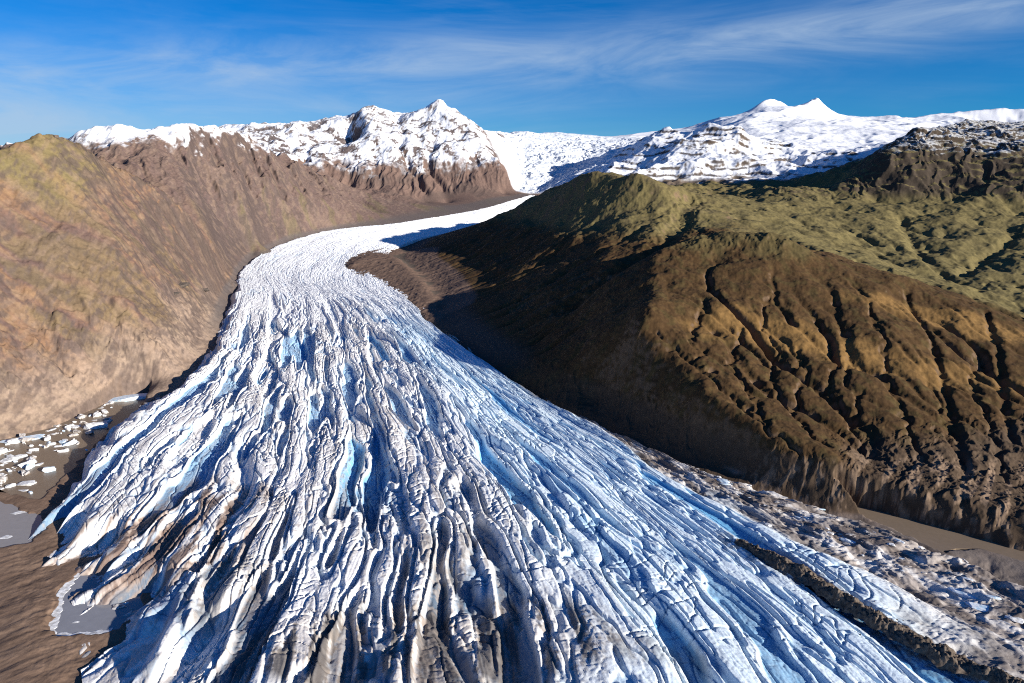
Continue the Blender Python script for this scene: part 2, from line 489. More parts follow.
def land(x, y):
    """height of the land, its class weights and its bare-rock measure at x, y"""
    h = sample(BASE, x, y, CELL)
    k = [sample_lin(CLASS[i], x, y, 50.0) for i in range(9)]
    ice = ice_level(y).astype(F32)
    up = h - ice
    far = sstep(3600, 4400, y)
    hi = sstep(0, 200, up - 20)
    nearw = edge_fade(x, y, nx0 + 20, nx1 - 30, ny0 + 20, ny1 - 30, 250)
    farw = edge_fade(x, y, fx0 + 60, fx1 - 60, fy0 + 60, fy1 - 60, 500) * (1 - nearw)
    calm = 1 - .65 * np.clip(k[FARM] + k[CAP], 0, 1) - .25 * np.clip(k[RANGE], 0, 1)
    h = h + farw * calm * (45 * fbm(x / 420, y / 420, 5, 11) * hi - sample(FCUT, x, y, FC, fx0, fy0))
    h = h + nearw * (16 * fbm(x / 210, y / 210, 5, 21) * sstep(0, 120, up) - sample(NCUT, x, y, NC, nx0, ny0))
    h = h - edge_fade(x, y, hx0 + 10, hx1 - 20, hy0 + 10, hy1 - 20, 150) * sample(HCUT, x, y, HC, hx0, hy0)
    h = h + detail(x, y, h, k, up)
    # traced stream beds, the lakes and the river bed
    for pts, dep, wid in GULLIES:
        P = smooth_line([at_y(*p) for p in pts], 8)
        d = poly_dist(x + wid * .5 * perlin(x / 70, y / 70, 77) + wid * .3 * perlin(x / 25, y / 25, 78), y, P) if dep < 40 or wid > 50 else poly_dist(x + 14 * perlin(x / 40, y / 40, 77), y, P)
        t = np.exp(-(d / wid) ** 2)
        h = h - dep * t
    hb = np.nonzero((y > 1100) & (y < 2500) & (x > 100) & (x < 1900))
    if len(hb[0]):
        xs, ys = x[hb], y[hb]
        xw, yw = xs + 16 * perlin(xs / 45, ys / 45, 171) + 6 * perlin(xs / 15, ys / 15, 172), ys + 16 * perlin(xs / 45, ys / 45, 173)
        db = np.full(xs.shape, 1e9, F32)
        for P in BROOKS:
            db = np.minimum(db, poly_dist(xw, yw, P[::2]))
        h = h.copy()
        h[hb] = h[hb] - 8 * np.exp(-(db / 7.5) ** 2) - 2.5 * np.exp(-(db / 26) ** 2)
    near = (y < 2300)
    if near.any():
        ii = np.nonzero(near)
        xs, ys = x[ii], y[ii]
        ws = 6 * fbm(xs / 30, ys / 30, 3, 91)
        hh = h[ii]
        for P, lev in ((pond_a, POND_Z), (pond_b, POND_Z), (pond_c, POND_Z), (river_p, RIVER_Z)):
            d = shore(xs, ys, P) + ws
            w = sstep(-9, 3, d)
            hh = np.where(d > -9, np.minimum(hh, hh * (1 - w) + (lev - 2.5) * w), hh)
            w2 = sstep(-60, -6, d) * sstep(3, -4, d)
            hh = np.where(hh < lev + 2, hh + w2 * np.maximum(0, lev + 2 - hh), hh)
        h = h.copy()
        h[ii] = hh
    return h, k, up


SPUR = [at_y(*p)[:2] for p in ((85, 150, 2720), (110, 163, 2840), (150, 181, 2980), (178, 205, 3080), (204, 234, 3190), (222, 262, 3290))]


def N_(x, y):
    return perlin(x / 180, y / 180, 12)


def detail(x, y, h, k, up):
    hi = sstep(-4, 90, up)
    leftm, peak, cap, hill, mesa, rang, farm, nuna = (k[i] for i in (LEFTM, PEAK, CAP, HILL, MESA, RANGE, FARM, NUNA))
    d = 0
    # left wall: ribs and runnels along the fall line
    c1, a1 = x * .83 + y * .56, -x * .56 + y * .83
    wl = leftm * sstep(5, 120, up)
    d = d + wl * (8 * fbm(c1 / 95 + .4 * perlin(a1 / 200, c1 / 200, 5), a1 / 420, 3, 101) + 9 * (ridged(x / 75, y / 170, 4, 103, .55) - .5) + 2.0 * fbm(x / 16, y / 50, 3, 105))
    wln = leftm * sstep(0, 70, up) * sstep(3600, 2900, y)
    d = d + wln * (14 * (ridged(y / 58 + .5 * perlin(x / 90, y / 90, 8) - x / 400, x / 300, 4, 106, .5) - .5) + 13 * (ridged(c1 / 120 + .5 * perlin(x / 150, y / 150, 15), a1 / 480, 4, 108, .5) - .5) + 5 * (ridged(x / 32, y / 80, 3, 109, .6) - .5))
    sd_ = np.exp(-(poly_dist(x, y, SPUR) / 90) ** 2)
    wlow = leftm * sstep(2, 25, up) * sstep(260, 120, up) * sstep(3000, 2500, y)
    d = d + wlow * (16 * (ridged(x / 75, y / 75, 4, 118, .55) - .5) + 3 * fbm(x / 13, y / 13, 3, 119))
    d = d + sd_ * 30 * (ridged(x / 58, y / 58, 4, 110, .6) - .45)
    wlf = leftm * sstep(3300, 4300, y) * sstep(30, 250, up)
    wlf = wlf * (.45 + .9 * sstep(180, 330, up) * sstep(700, 520, up)) * sstep(760, 600, up)
    d = d + wlf * 65 * (ridged(c1 / 190 + .35 * perlin(a1 / 300, c1 / 300, 6), a1 / 560, 4, 107, .45) - .5)
    # crags of the twin peak
    d = d + peak * sstep(0, 90, up) * sstep(950, 600, h) * 38 * (ridged(x / 95 + .4 * perlin(x / 200, y / 200, 9), y / 520, 4, 115) - .5)
    d = d + peak * sstep(30, 300, up) * (50 * (ridged(x / 800, y / 800, 6, 111, .42) - .5) + 20 * (ridged(x / 150, y / 260, 4, 113, .5) - .5))
    # broken ice of the icefall
    ice = cap * sstep(11200, 9800, y)
    d = d + ice * (62 * (ridged(x / 150 + .4 * perlin(x / 200, y / 200, 7), y / 110, 4, 121, .6) - .5) + 30 * fbm(x / 420, y / 500, 2, 123))
    # stepped lava layers of the range and the mesa
    hh = h + 26 * fbm(x / 300, y / 300, 4, 131)
    fr = hh / 62.0
    fr = fr - np.floor(fr)
    st = (sstep(.62, .9, fr) - fr) * 62
    d = d + rang * (.16 * st + 150 * (ridged(x / 800, y / 800, 6, 133, .40) - .5)) * sstep(380, 600, h)
    fr = hh / 44.0
    fr = fr - np.floor(fr)
    st = (sstep(.55, .9, fr) - fr) * 44
    mw = mesa * sstep(420, 520, h)
    d = d + mw * (.32 * st + 44 * (ridged(x / 110 + .8 * perlin(x / 130, y / 130, 14), y / 260, 5, 135, .5) - .5)) + mesa * 17 * (ridged(x / 210, y / 210, 5, 137) - .5)
    d = d + farm * 130 * (ridged(x / 1500, y / 1500, 4, 141, .33) - .5)
    # moorland: small runnels, knolls, rocky rim over the ice
    kn = hill * hi
    e1, e2 = x * .55 + y * .83, x * .83 - y * .55
    d = d + kn * (6 * (ridged(e1 / 150 + .3 * N_(x, y), e2 / 260, 4, 151, .45) - .5) + 3 * (ridged(e1 / 30 + .4 * perlin(x / 60, y / 60, 10), e2 / 130, 3, 152) - .5) + .9 * fbm(x / 12, y / 12, 3, 153, .6) + 2.6 * (ridged((h + 12 * perlin(x / 90, y / 90, 17)) / 17 + 0 * x, e1 / 70, 3, 154) - .5))
    d = d + hill * sstep(300, 380, h) * sstep(2000, 2300, y) * sstep(3200, 2800, y) * 16 * (ridged(x / 85, y / 85, 4, 156, .55) - .5)
    knob = hill * sstep(2600, 3600, y) * sstep(120, 260, up)
    d = d + knob * 38 * (ridged(x / 330, y / 330, 5, 155) - .5)
    rim = hill * sstep(-5, 25, h + 35) * sstep(70, 30, h - ice_level(y)) * sstep(2300, 1700, y)
    k1, k2 = x * .795 - y * .607, x * .607 + y * .795
    d = d + rim * 13 * (ridged(k1 / 38 + .4 * perlin(x / 40, y / 40, 16), k2 / 60, 5, 157, .6) - .5)
    d = d + nuna * 9 * (ridged(x / 70, y / 70, 5, 161, .6) - .5)
    # plains
    pl = k[VALLEY] * sstep(60, 0, np.abs(h + 35))
    d = d + pl * (1.3 * fbm((x * .6 + y * .8) / 44, (x * .8 - y * .6) / 26, 5, 163, .6))
    return d


def mesh_from_grid(name, co, faces, attr, mat, smooth=True):
    me = bpy.data.meshes.new(name)
    nv, nf = len(co), len(faces)
    me.vertices.add(nv)
    me.vertices.foreach_set('co', np.ascontiguousarray(co, F32).ravel())
    me.loops.add(nf * 4)
    me.loops.foreach_set('vertex_index', np.ascontiguousarray(faces, np.int32).ravel())
    me.polygons.add(nf)
    me.polygons.foreach_set('loop_start', np.arange(0, nf * 4, 4, dtype=np.int32))
    me.polygons.foreach_set('use_smooth', np.full(nf, smooth))
    me.update(calc_edges=True)
    for an, arr in attr.items():
        a = me.attributes.new(an, 'FLOAT_COLOR', 'POINT')
        buf = np.ones((nv, 4), F32)
        buf[:, :arr.shape[1]] = arr
        a.data.foreach_set('color', buf.ravel())
    me.materials.append(mat)
    o = bpy.data.objects.new(name, me)
    C.objects.link(o)
    return o


def tag(o, label, cat, kind=None, group=None):
    o['label'] = label
    o['category'] = cat
    if kind:
        o['kind'] = kind
    if group:
        o['group'] = group
    return o


#@@MATERIALS
def attr_mat(name, rough=.9, noise=0.0, scale=.05, spec=.2, bump=.5):
    m = bpy.data.materials.new(name)
    m.use_nodes = True
    nt = m.node_tree
    b = nt.nodes['Principled BSDF']
    b.inputs['Roughness'].default_value = rough
    b.inputs['Specular IOR Level'].default_value = spec
    a = nt.nodes.new('ShaderNodeAttribute')
    a.attribute_name = 'tint'
    geo = nt.nodes.new('ShaderNodeNewGeometry')
    n = nt.nodes.new('ShaderNodeTexNoise')
    n.inputs['Scale'].default_value = scale
    n.inputs['Detail'].default_value = 6
    n.inputs['Roughness'].default_value = .65
    nt.links.new(geo.outputs['Position'], n.inputs['Vector'])
    mr = nt.nodes.new('ShaderNodeMapRange')
    mr.inputs['From Min'].default_value = .25
    mr.inputs['From Max'].default_value = .75
    mr.inputs['To Min'].default_value = 1 - noise
    mr.inputs['To Max'].default_value = 1 + noise
    nt.links.new(n.outputs['Fac'], mr.inputs['Value'])
    mx = nt.nodes.new('ShaderNodeVectorMath')
    mx.operation = 'SCALE'
    nt.links.new(a.outputs['Color'], mx.inputs[0])
    nt.links.new(mr.outputs['Result'], mx.inputs['Scale'])
    nt.links.new(mx.outputs[0], b.inputs['Base Color'])
    bp = nt.nodes.new('ShaderNodeBump')
    bp.inputs['Strength'].default_value = bump
    bp.inputs['Distance'].default_value = 2.0
    nt.links.new(n.outputs['Fac'], bp.inputs['Height'])
    nt.links.new(bp.outputs['Normal'], b.inputs['Normal'])
    return m


M_LAND = attr_mat('land', .95, .25, .08, .1)
M_ICE = attr_mat('ice', .6, .10, .25, .3, .25)

# ------------------------------------------------------------------ the land: one fan-shaped grid, cut into its landforms
tin = np.linspace(-39, 39, 1400)
tha = np.radians(np.concatenate([np.linspace(-62, -39.3, 70), tin, np.linspace(39.3, 62, 70)]))
rad = np.concatenate([np.linspace(150, 590, 40), 600 * np.exp(np.linspace(0, math.log(4200 / 600), 950)),
                      4200 * np.exp(np.linspace(0, math.log(13500 / 4200), 850)[1:]), np.linspace(13700, 17500, 14)])
T, R = np.meshgrid(tha, rad)
gx, gy = (R * np.sin(T)).astype(F32), (R * np.cos(T)).astype(F32)
hz, kk, up = land(gx, gy)
nr, nt_ = T.shape
# normals by differences
P3 = np.stack([gx, gy, hz], -1).astype(F32)
du = np.gradient(P3, axis=1)
dv = np.gradient(P3, axis=0)
nn = np.cross(du, dv)
nn /= np.linalg.norm(nn, axis=-1, keepdims=True) + 1e-9
steep = 1 - np.abs(nn[..., 2])
cls = np.argmax(np.stack(kk), 0)
bank = sstep(-24, -12, hz) * (gx > 120) * (gy < 2300)
cls[(bank > .5) & (cls == VALLEY)] = HILL
rgb = np.zeros(gx.shape + (3,), F32)


def paint(w, col):
    global rgb
    w = np.clip(w, 0, 1)[..., None]
    rgb = rgb * (1 - w) + np.array(col, F32) * w


#@@PAINT
ax_, ay_ = nn[..., 0], nn[..., 1]
x, y = gx, gy
N1 = fbm(x / 260, y / 260, 4, 201)
N2 = fbm(x / 60, y / 60, 4, 203)
N3 = fbm(x / 14, y / 14, 3, 205)
N4 = fbm(x / 700, y / 700, 3, 207)
c1, a1 = x * .83 + y * .56, -x * .56 + y * .83
nearL = sstep(3600, 2900, y)
ST = fbm(c1 / 34 + .5 * N2, a1 / 340, 4, 211) * (1 - nearL) + nearL * fbm(y / 34 + .5 * N2 - x / 260, x / 230 + .4 * N1, 4, 212)
ST2 = fbm(c1 / 90 + .4 * N1, a1 / 600, 3, 213) * (1 - nearL) + nearL * fbm(y / 85 + .5 * N1 - x / 600, x / 480, 3, 214)


def blob(p, rx, ry, rot=0.0):
    c, s_ = math.cos(math.radians(rot)), math.sin(math.radians(rot))
    dx, dy = x - p[0], y - p[1]
    q = np.sqrt(((dx * c + dy * s_) / rx) ** 2 + ((-dx * s_ + dy * c) / ry) ** 2) + .35 * N1 + .2 * N2
    return sstep(1.15, .6, q)


hi0 = kk[LEFTM]
# --- plain: brown gravel with drainage streaks
g1 = fbm((x * .5 + y * .87) / 70 + .5 * N2, (x * .87 - y * .5) / 45 + .6 * N2, 6, 221, .65)
paint(np.ones_like(x), (.20, .132, .092))
paint(sstep(-.1, .5, g1) * .4, (.27, .185, .13))
paint(sstep(.15, .6, -g1) * .45, (.11, .075, .056))
pr = sstep(200, 420, x) * sstep(2300, 1800, y) * kk[VALLEY]
paint(pr * .9, (.17, .145, .13))
paint(pr * sstep(0, .5, N2) * .7, (.09, .07, .06))
# --- left mountain
L = sstep(.30, .5, kk[LEFTM])
LN2 = fbm(x / 48, y / 150, 4, 223)
LN3 = fbm(x / 12, y / 38, 3, 225)
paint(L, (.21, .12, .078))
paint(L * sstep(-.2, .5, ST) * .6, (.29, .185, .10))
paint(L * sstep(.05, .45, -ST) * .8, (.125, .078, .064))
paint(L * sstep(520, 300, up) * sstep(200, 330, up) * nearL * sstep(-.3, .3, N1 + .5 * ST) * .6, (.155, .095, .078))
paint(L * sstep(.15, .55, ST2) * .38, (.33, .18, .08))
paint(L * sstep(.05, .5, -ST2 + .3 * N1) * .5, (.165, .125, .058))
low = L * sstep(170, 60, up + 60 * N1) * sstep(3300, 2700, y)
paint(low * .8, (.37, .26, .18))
paint(low * sstep(0, .45, LN2 + .4 * LN3) * .55, (.235, .16, .115))
paint(L * sstep(520, 640, hz + 60 * N1) * sstep(3000, 2500, y) * sstep(-.3, .4, .6 - ST2) * .7, (.205, .16, .062))
farl = L * sstep(3100, 4300, y + 500 * N4)
paint(farl * .85, (.185, .12, .095))
paint(farl * sstep(.16, .34, steep + .05 * LN2) * .6, (.115, .078, .066))
paint(farl * sstep(.0, .5, ST) * .35, (.27, .185, .135))
paint(farl * sstep(.1, .6, ST2 - .1) * sstep(500, 250, up) * .6, (.17, .135, .065))
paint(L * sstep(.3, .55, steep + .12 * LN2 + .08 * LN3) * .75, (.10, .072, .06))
paint(L * sstep(.15, .5, LN3 + .6 * LN2) * .32, (.10, .068, .052))
paint(L * sstep(.2, .5, fbm(x / 24, y / 70, 3, 215) + .3 * ST) * .3, (.28, .185, .12))
spd = np.exp(-(poly_dist(x, y, SPUR) / 80) ** 2)
paint(L * spd * sstep(-.05, .35, LN2 + .5 * LN3) * .75, (.105, .075, .058))
paint(low * sstep(.1, .5, fbm(x / 9, y / 22, 3, 216) + .4 * LN2) * .6, (.17, .12, .09))
paint(L * sstep(28, 4, up) * sstep(2300, 2800, y) * .75, (.12, .10, .09))
rgb = (rgb * (1 - L[..., None]) + rgb * np.array((.86, .91, .99), F32) * L[..., None]).astype(F32)
# --- near hill
Hh = np.maximum(sstep(.30, .5, kk[HILL]), bank)
paint(Hh, (.075, .043, .019))
paint(Hh * sstep(-.1, .5, N2 + .5 * N1) * .6, (.10, .058, .024))
paint(Hh * sstep(.0, .5, N3 + N2) * .45, (.05, .03, .016))
paint(Hh * sstep(.1, .45, fbm(x / 26, y / 26, 4, 217) + .3 * N1) * .45, (.125, .078, .032))
paint(Hh * sstep(.15, .5, fbm(x / 40, y / 40, 4, 218)) * .4, (.07, .058, .022))
for p, rx, ry, r_, w in (((800, 330, 1850), 260, 95, -20, .9), ((960, 318, 2000), 300, 70, -15, .9), ((880, 355, 1750), 230, 60, -15, .6), ((1010, 380, 1700), 260, 60, -15, .6), ((720, 330, 1870), 120, 60, 0, .5)):
    paint(Hh * w * blob(at_y(*p), rx, ry, r_), (.215, .125, .045))
top = Hh * sstep(330, 400, hz + 50 * N1 + 30 * N2)
paint(top * .85, (.105, .083, .035))
kn = Hh * sstep(2600, 3300, y + 300 * N1) * sstep(300, 380, hz)
paint(kn * .9, (.15, .122, .052))
paint(kn * sstep(.0, .5, N2 + .3 * N3) * .6, (.095, .075, .042))
paint(Hh * sstep(.34, .55, steep + .10 * N2 + .1 * N3) * .8, (.15, .10, .065))
paint(Hh * sstep(30, 5, up) * sstep(1900, 2300, y) * .7, (.10, .085, .075))
crag = Hh * sstep(48, 20, up) * sstep(2100, 1700, y)
paint(crag * .85, (.085, .06, .042))
paint(crag * sstep(.0, .3, fbm((x * .795 - y * .607) / 22, (hz + x * .2) / 30, 4, 219)) * sstep(1420, 1300, y) * .9, (.25, .175, .12))
paint(sstep(.35, .5, kk[NUNA]), (.15, .10, .075))
rgb = (rgb * (1 - .16 * (Hh * sstep(2600, 2200, y))[..., None])).astype(F32)
# --- mesa
M = sstep(.30, .5, kk[MESA])
paint(M, (.15, .122, .052))
paint(M * sstep(-.1, .5, N2 + .4 * N1) * .6, (.085, .07, .032))
paint(M * sstep(.1, .5, N1) * .5, (.155, .125, .055))
paint(M * sstep(430, 520, hz) * sstep(.12, .26, steep + .12 * N2 + .08 * N3) * .95, (.055, .042, .033))
SNOW = (.74, .76, .80)
paint(M * sstep(720, 800, hz + 60 * N1 + 50 * N2 + 40 * N3) * sstep(.30, .10, steep + .14 * N3 + .08 * N2) * .6, SNOW)
# --- twin peak, range, far summits
PK = sstep(.30, .5, kk[PEAK])
paint(PK, (.15, .10, .082))
paint(PK * sstep(0, .5, ST) * .5, (.2, .135, .105))
paint(PK * sstep(.05, .5, N1) * .5, (.10, .075, .065))
fine = .10 * fbm(x / 45, y / 70, 4, 231)
sl = sstep(640, 760, hz + 90 * N1 + 40 * N2)
paint(PK * sl * sstep(.52, .40, steep + fine * 1.6 + .16 * N1 + .06 * sstep(1150, 800, hz)), SNOW)
rkn = ridged(x / 190 + .3 * N2, y / 280, 5, 233, .6)
paint(PK * sl * sstep(.60, .72, rkn + .12 * N1 + .06 * N2) * sstep(1500, 1000, hz + 150 * N1) * .9, (.125, .088, .075))
paint(PK * sl * sstep(.68, .76, rkn + .12 * N1) * .85, (.11, .085, .08))
RG = sstep(.30, .5, kk[RANGE])
paint(RG, (.13, .10, .075))
paint(RG * sstep(.35, .55, steep) * .8, (.06, .048, .042))
paint(RG * sstep(540, 610, hz + 60 * N1 + 30 * N2) * sstep(.42, .27, steep + fine), SNOW)
lay = (hz + 26 * fbm(x / 300, y / 300, 4, 131)) / 62.0
lay = lay - np.floor(lay)
paint(RG * sstep(.52, .64, lay) * sstep(.98, .86, lay) * sstep(-.15, .15, N1 + .4 * N2 + .3 * N4) * sstep(.05, .14, steep + fine) * .95, (.07, .055, .048))
FM = sstep(.25, .5, np.maximum(kk[FARM], kk[CAP] * sstep(5500, 6200, y)))
paint(FM, SNOW)
paint(sstep(.35, .6, kk[CAP]) * sstep(5500, 6200, y), (.60, .64, .70))
paint(FM * sstep(.5, .62, steep + fine) * .9, (.10, .08, .07))
snL = L * sstep(770, 850, hz + 80 * N1 + 50 * N2 + 20 * N3) * sstep(.45, .28, steep + .1 * N3)
paint(snL * sstep(3700, 4150, y) * .95, SNOW)
paint(L * np.minimum(blob(at_y(108, 140, 4230), 230, 150) * sstep(-.25, .3, N2 + N3 + .3), 1) * .9, SNOW)
idx = np.arange(nr * nt_).reshape(nr, nt_)
quads = np.stack([idx[:-1, :-1], idx[:-1, 1:], idx[1:, 1:], idx[1:, :-1]], -1).reshape(-1, 4)
fcls = cls[:-1, :-1].ravel()
LABELS = {
    VALLEY: ('valley_floor', 'brown gravel and mud plain around the snout of the glacier', 'ground'),
    LEFTM: ('mountain', 'long tan and purple-brown mountainside along the far-left bank of the glacier', 'mountain'),
    PEAK: ('mountain', 'snow-plastered twin peak with brown lower buttresses behind the bend of the glacier', 'mountain'),
    CAP: ('ice_fall', 'white broken icefall pouring from the ice cap between peak and snow range', 'icefall'),
    HILL: ('hill', 'dark brown moorland hill with green top and steep cliffs over the glacier', 'hill'),
    MESA: ('mountain', 'flat-topped rocky crag dusted with snow above olive green slopes', 'mountain'),
    NUNA: ('moraine', 'brown rubble hump standing out of the ice below the shaded hill', 'moraine'),
    RANGE: ('mountain', 'low snow range with dark rock bands behind the green knoll', 'mountain'),
    FARM: ('mountain', 'distant white double summit and rounded ice dome on the skyline', 'mountain'),
}
for c_, (nm, lab, cat) in LABELS.items():
    f = quads[fcls == c_]
    if not len(f):
        continue
    u, inv = np.unique(f, return_inverse=True)
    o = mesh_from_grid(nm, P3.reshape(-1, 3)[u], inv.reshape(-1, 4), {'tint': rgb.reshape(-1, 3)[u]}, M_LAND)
    tag(o, lab, cat, 'structure')

# ------------------------------------------------------------------ the glacier: a sheet whose grid follows the flow
flow = [  # one list per flow line, from the bend down to the snout
    [(228, 290), (218, 318), (198, 360), (152, 392), (105, 425), (66, 464), (22, 510)],
    [(252, 292), (248, 318), (235, 360), (202, 402), (150, 450), (102, 502), (2, 556)],
    [(276, 294), (276, 318), (268, 362), (244, 420), (200, 480), (148, 542), (66, 578)],
    [(298, 296), (303, 318), (301, 366), (289, 440), (255, 520), (195, 600), (92, 700)],
    [(318, 297), (326, 318), (335, 368), (338, 440), (322, 520), (285, 620), (225, 760)],
    [(337, 298), (350, 318), (371, 370), (394, 440), (405, 520), (402, 620), (390, 790)],
    [(355, 300), (372, 319), (406, 371), (450, 440), (490, 520), (522, 620), (560, 790)],
    [(373, 301), (392, 320), (438, 372), (503, 440), (570, 520), (642, 615), (730, 780)],
    [(390, 302), (410, 320), (470, 374), (555, 442), (645, 520), (750, 612), (880, 760)],
    [(405, 303), (424, 321), (498, 376), (600, 444), (710, 520), (840, 610), (1000, 740)],
    [(416, 304), (434, 320), (524, 381), (652, 448), (792, 512), (944, 588), (1125, 685)],
    [(425, 305), (440, 319), (549, 386), (702, 456), (864, 501), (1022, 556), (1220, 625)],
]
left = [(530, 195), (470, 211), (400, 222), (330, 229), (270, 246), (236, 268)]
right = [(556, 200), (484, 224), (410, 243), (385, 262), (400, 280), (415, 294)]
NU, NS = 1250, 1900
lines = []
for i, fl in enumerate(flow):
    t = i / (len(flow) - 1)
    top = [(a[0] + (b[0] - a[0]) * t, a[1] + (b[1] - a[1]) * t) for a, b in zip(left, right)]
    pts = np.array([at_ice(*p) for p in top + fl])
    lines.append(smooth_line(pts, 24))
lines = np.array(lines)                                   # 12 x S x 3
S = lines.shape[1]
su = np.linspace(0, 11, NU)
ss = np.linspace(0, S - 1, NS)
s0 = np.minimum(ss.astype(int), S - 2)
fs = (ss - s0)[None, :, None]
L2 = lines[:, s0] * (1 - fs) + lines[:, s0 + 1] * fs      # 12 x NS x 3
LQ = np.concatenate([2 * L2[:1] - L2[1:2], L2, 2 * L2[-1:] - L2[-2:-1]])
u0 = np.minimum(su.astype(int), 10)
f = (su - u0)[:, None, None]
a_, b_, c_, d_ = LQ[u0], LQ[u0 + 1], LQ[u0 + 2], LQ[u0 + 3]
G = .5 * (2 * b_ + (c_ - a_) * f + (2 * a_ - 5 * b_ + 4 * c_ - d_) * f ** 2 + (3 * b_ - a_ - 3 * c_ + d_) * f ** 3)
gx, gy = G[..., 0], G[..., 1]
U = np.repeat(np.linspace(0, 1, NU)[:, None], NS, 1)
Sx = np.repeat(np.linspace(0, 1, NS)[None], NU, 0)
mid = G[NU // 2]
slen = np.concatenate([[0], np.cumsum(np.linalg.norm(np.diff(mid[:, :2], axis=0), axis=1))])
A = (U * 1300).astype(F32)
Bm = np.repeat(slen[None], NU, 0).astype(F32)
#@@ICE
gx, gy = gx.astype(F32), gy.astype(F32)


def voronoi(x, y, seed):
    xi, yi = np.floor(x).astype(np.int32), np.floor(y).astype(np.int32)
    f1 = np.full(x.shape, 9, F32)
    f2 = np.full(x.shape, 9, F32)
    idv = np.zeros(x.shape, F32)
    for j in (-1, 0, 1):
        for i in (-1, 0, 1):
            a, b = xi + i, yi + j
            h = _perm[(_perm[(a + seed) & 255] + b) & 255]
            px_ = a + (h / 255.0).astype(F32)
            py_ = b + (_perm[(h + 91) & 255] / 255.0).astype(F32)
            d = np.hypot(px_ - x, py_ - y).astype(F32)
            n = d < f1
            f2 = np.where(n, f1, np.minimum(f2, d))
            idv = np.where(n, (_perm[(h + 37) & 255] / 255.0).astype(F32), idv)
            f1 = np.where(n, d, f1)
    return f2 - f1, idv


def shelf(n, a=-.30, b=.28):
    """flat-topped ice ridges parted by troughs"""
    return sstep(a, b, n)


wa = A + 9 * fbm(A / 120, Bm / 340, 2, 41)
wb = Bm + 40 * fbm(A / 80, Bm / 200, 2, 43)
n1 = perlin(wa / 44, wb / 520, 51) + .30 * perlin(wa / 24, wb / 120, 58)
n2 = perlin(wa / 19, wb / 185, 52) + .30 * perlin(wa / 10, wb / 50, 59)
n3 = perlin(wa / 8, wb / 55, 53)
low = fbm(wa / 170, wb / 420, 2, 54)
va, vid = voronoi(wa / 13 + .25 * n3, wb / 34 + .25 * perlin(wa / 12, wb / 12, 45), 3)
vb, vid2 = voronoi((wa + .4 * wb) / 6.5, (wb - .4 * wa) / 9.0, 17)
zone = sstep(3250, 2350, gy + 250 * perlin(A / 150, Bm / 300, 60))
rightw = sstep(.58, .74, U)
bm_ = (.55 - .15 * rightw) * sstep(-.2, .4, fbm(A / 90, Bm / 200, 3, 46) + .25 * (1 - rightw) - .1)
big = perlin(wa / 95 + .4, wb / 520, 47)
# long grooves: thin, steep-sided slots that follow the flow, thick where the field is wide
wv = .07 + .07 * sstep(-.4, .5, perlin(A / 70, Bm / 260, 48))
g1 = sstep(.02, .02 + wv, np.abs(n1 + .06 * n3))
g2 = sstep(.02, .05 + wv, np.abs(n2 + .1 * n3))
g3 = sstep(.0, .16, np.abs(n3))
lw = sstep(.62, .42, U)
r1, r2 = shelf(n1 + .17 * (1 - lw), -.29, -.11), shelf(big, -.40, -.24)
fin = 1 - .45 * lw * sstep(1100, 1500, gy)
blk = sstep(.0, .10, va)
blk2 = sstep(.0, .14, vb)
relief = (15 - 9.5 * rightw) * r2 + (14 - 7.5 * rightw) * r1 + (9 - 4.2 * rightw) * fin * g1 + (4.2 - 1.2 * rightw) * fin * g2 + .5 * g3
relief = relief + (9 - 4 * rightw) * low + (3.0 - 1.2 * rightw) * n1 + 1.6 * n2
cm_ = sstep(-.1, .3, perlin(A / 110, Bm / 160, 92) + .25 * (1 - rightw))
xc = np.abs(perlin((wb + .45 * wa) / 30, (wa - .4 * wb) / 75, 93) + .25 * perlin(wa / 14, wb / 14, 94))
g4 = 1 - cm_ * (1 - sstep(.0, .10, xc))
relief = relief + bm_ * (2.2 * blk + 2.2 * (vid - .5)) + .35 * blk2 + .35 * (vid2 - .5) - (5.0 - 2.2 * rightw) * (1 - g4) * (.35 + .65 * r1)
relief = relief + .22 * fbm(gx / 5, gy / 5, 2, 49)
up_rel = 1.0 * (1 - np.abs(perlin(A / 60, Bm / 30 + A / 150, 61)) * 2) + 1.2 * fbm(gx / 16, gy / 16, 3, 62, .7) + 4 * low + 1.2 * g2 + 1.2 * (vid - .5) + 1.5 * g1
relief = relief * zone + (1 - zone) * up_rel
deb = sstep(.86, .91, U + .035 * perlin(A / 60, Bm / 240, 63))
hum = 13 * (ridged(A / 95, Bm / 130, 4, 64, .45) - .5) + 5 * shelf(perlin(wa / 30, wb / 70, 65), -.1, .15) + 4.5 * (vid - .5) + 2.2 * (vid2 - .5) + .8 * blk2 + 3 * low
relief = relief * (1 - deb * zone) + hum * deb * zone
edge = np.minimum(sstep(0, .045, U + .012 * perlin(Bm / 60, A / 60, 67)), sstep(1, .975, U))
snout = 1 - sstep(.905, .985, Sx + .02 * r1 + .02 * g1 + .02 * r2 - .045 + .06 * perlin(A / 38, Bm / 150, 68)) * (1 - sstep(.29, .37, U))
thin = 1 - .45 * sstep(.80, .97, Sx) * (1 - sstep(.2, .36, U))
gz = ice_level(gy).astype(F32) - 26 * zone + relief * thin - (36 - 14 * U) * (1 - np.minimum(edge, snout)) - 7 * deb * zone - 10 * (1 - thin)
# tint: weathered crust, blue ice and painted shade in crevasses, dust and rubble bands
irgb = np.zeros(gx.shape + (3,), F32)


def ipaint(w, col):
    global irgb
    w = np.clip(w, 0, 1)[..., None]
    irgb = irgb * (1 - w) + np.array(col, F32) * w


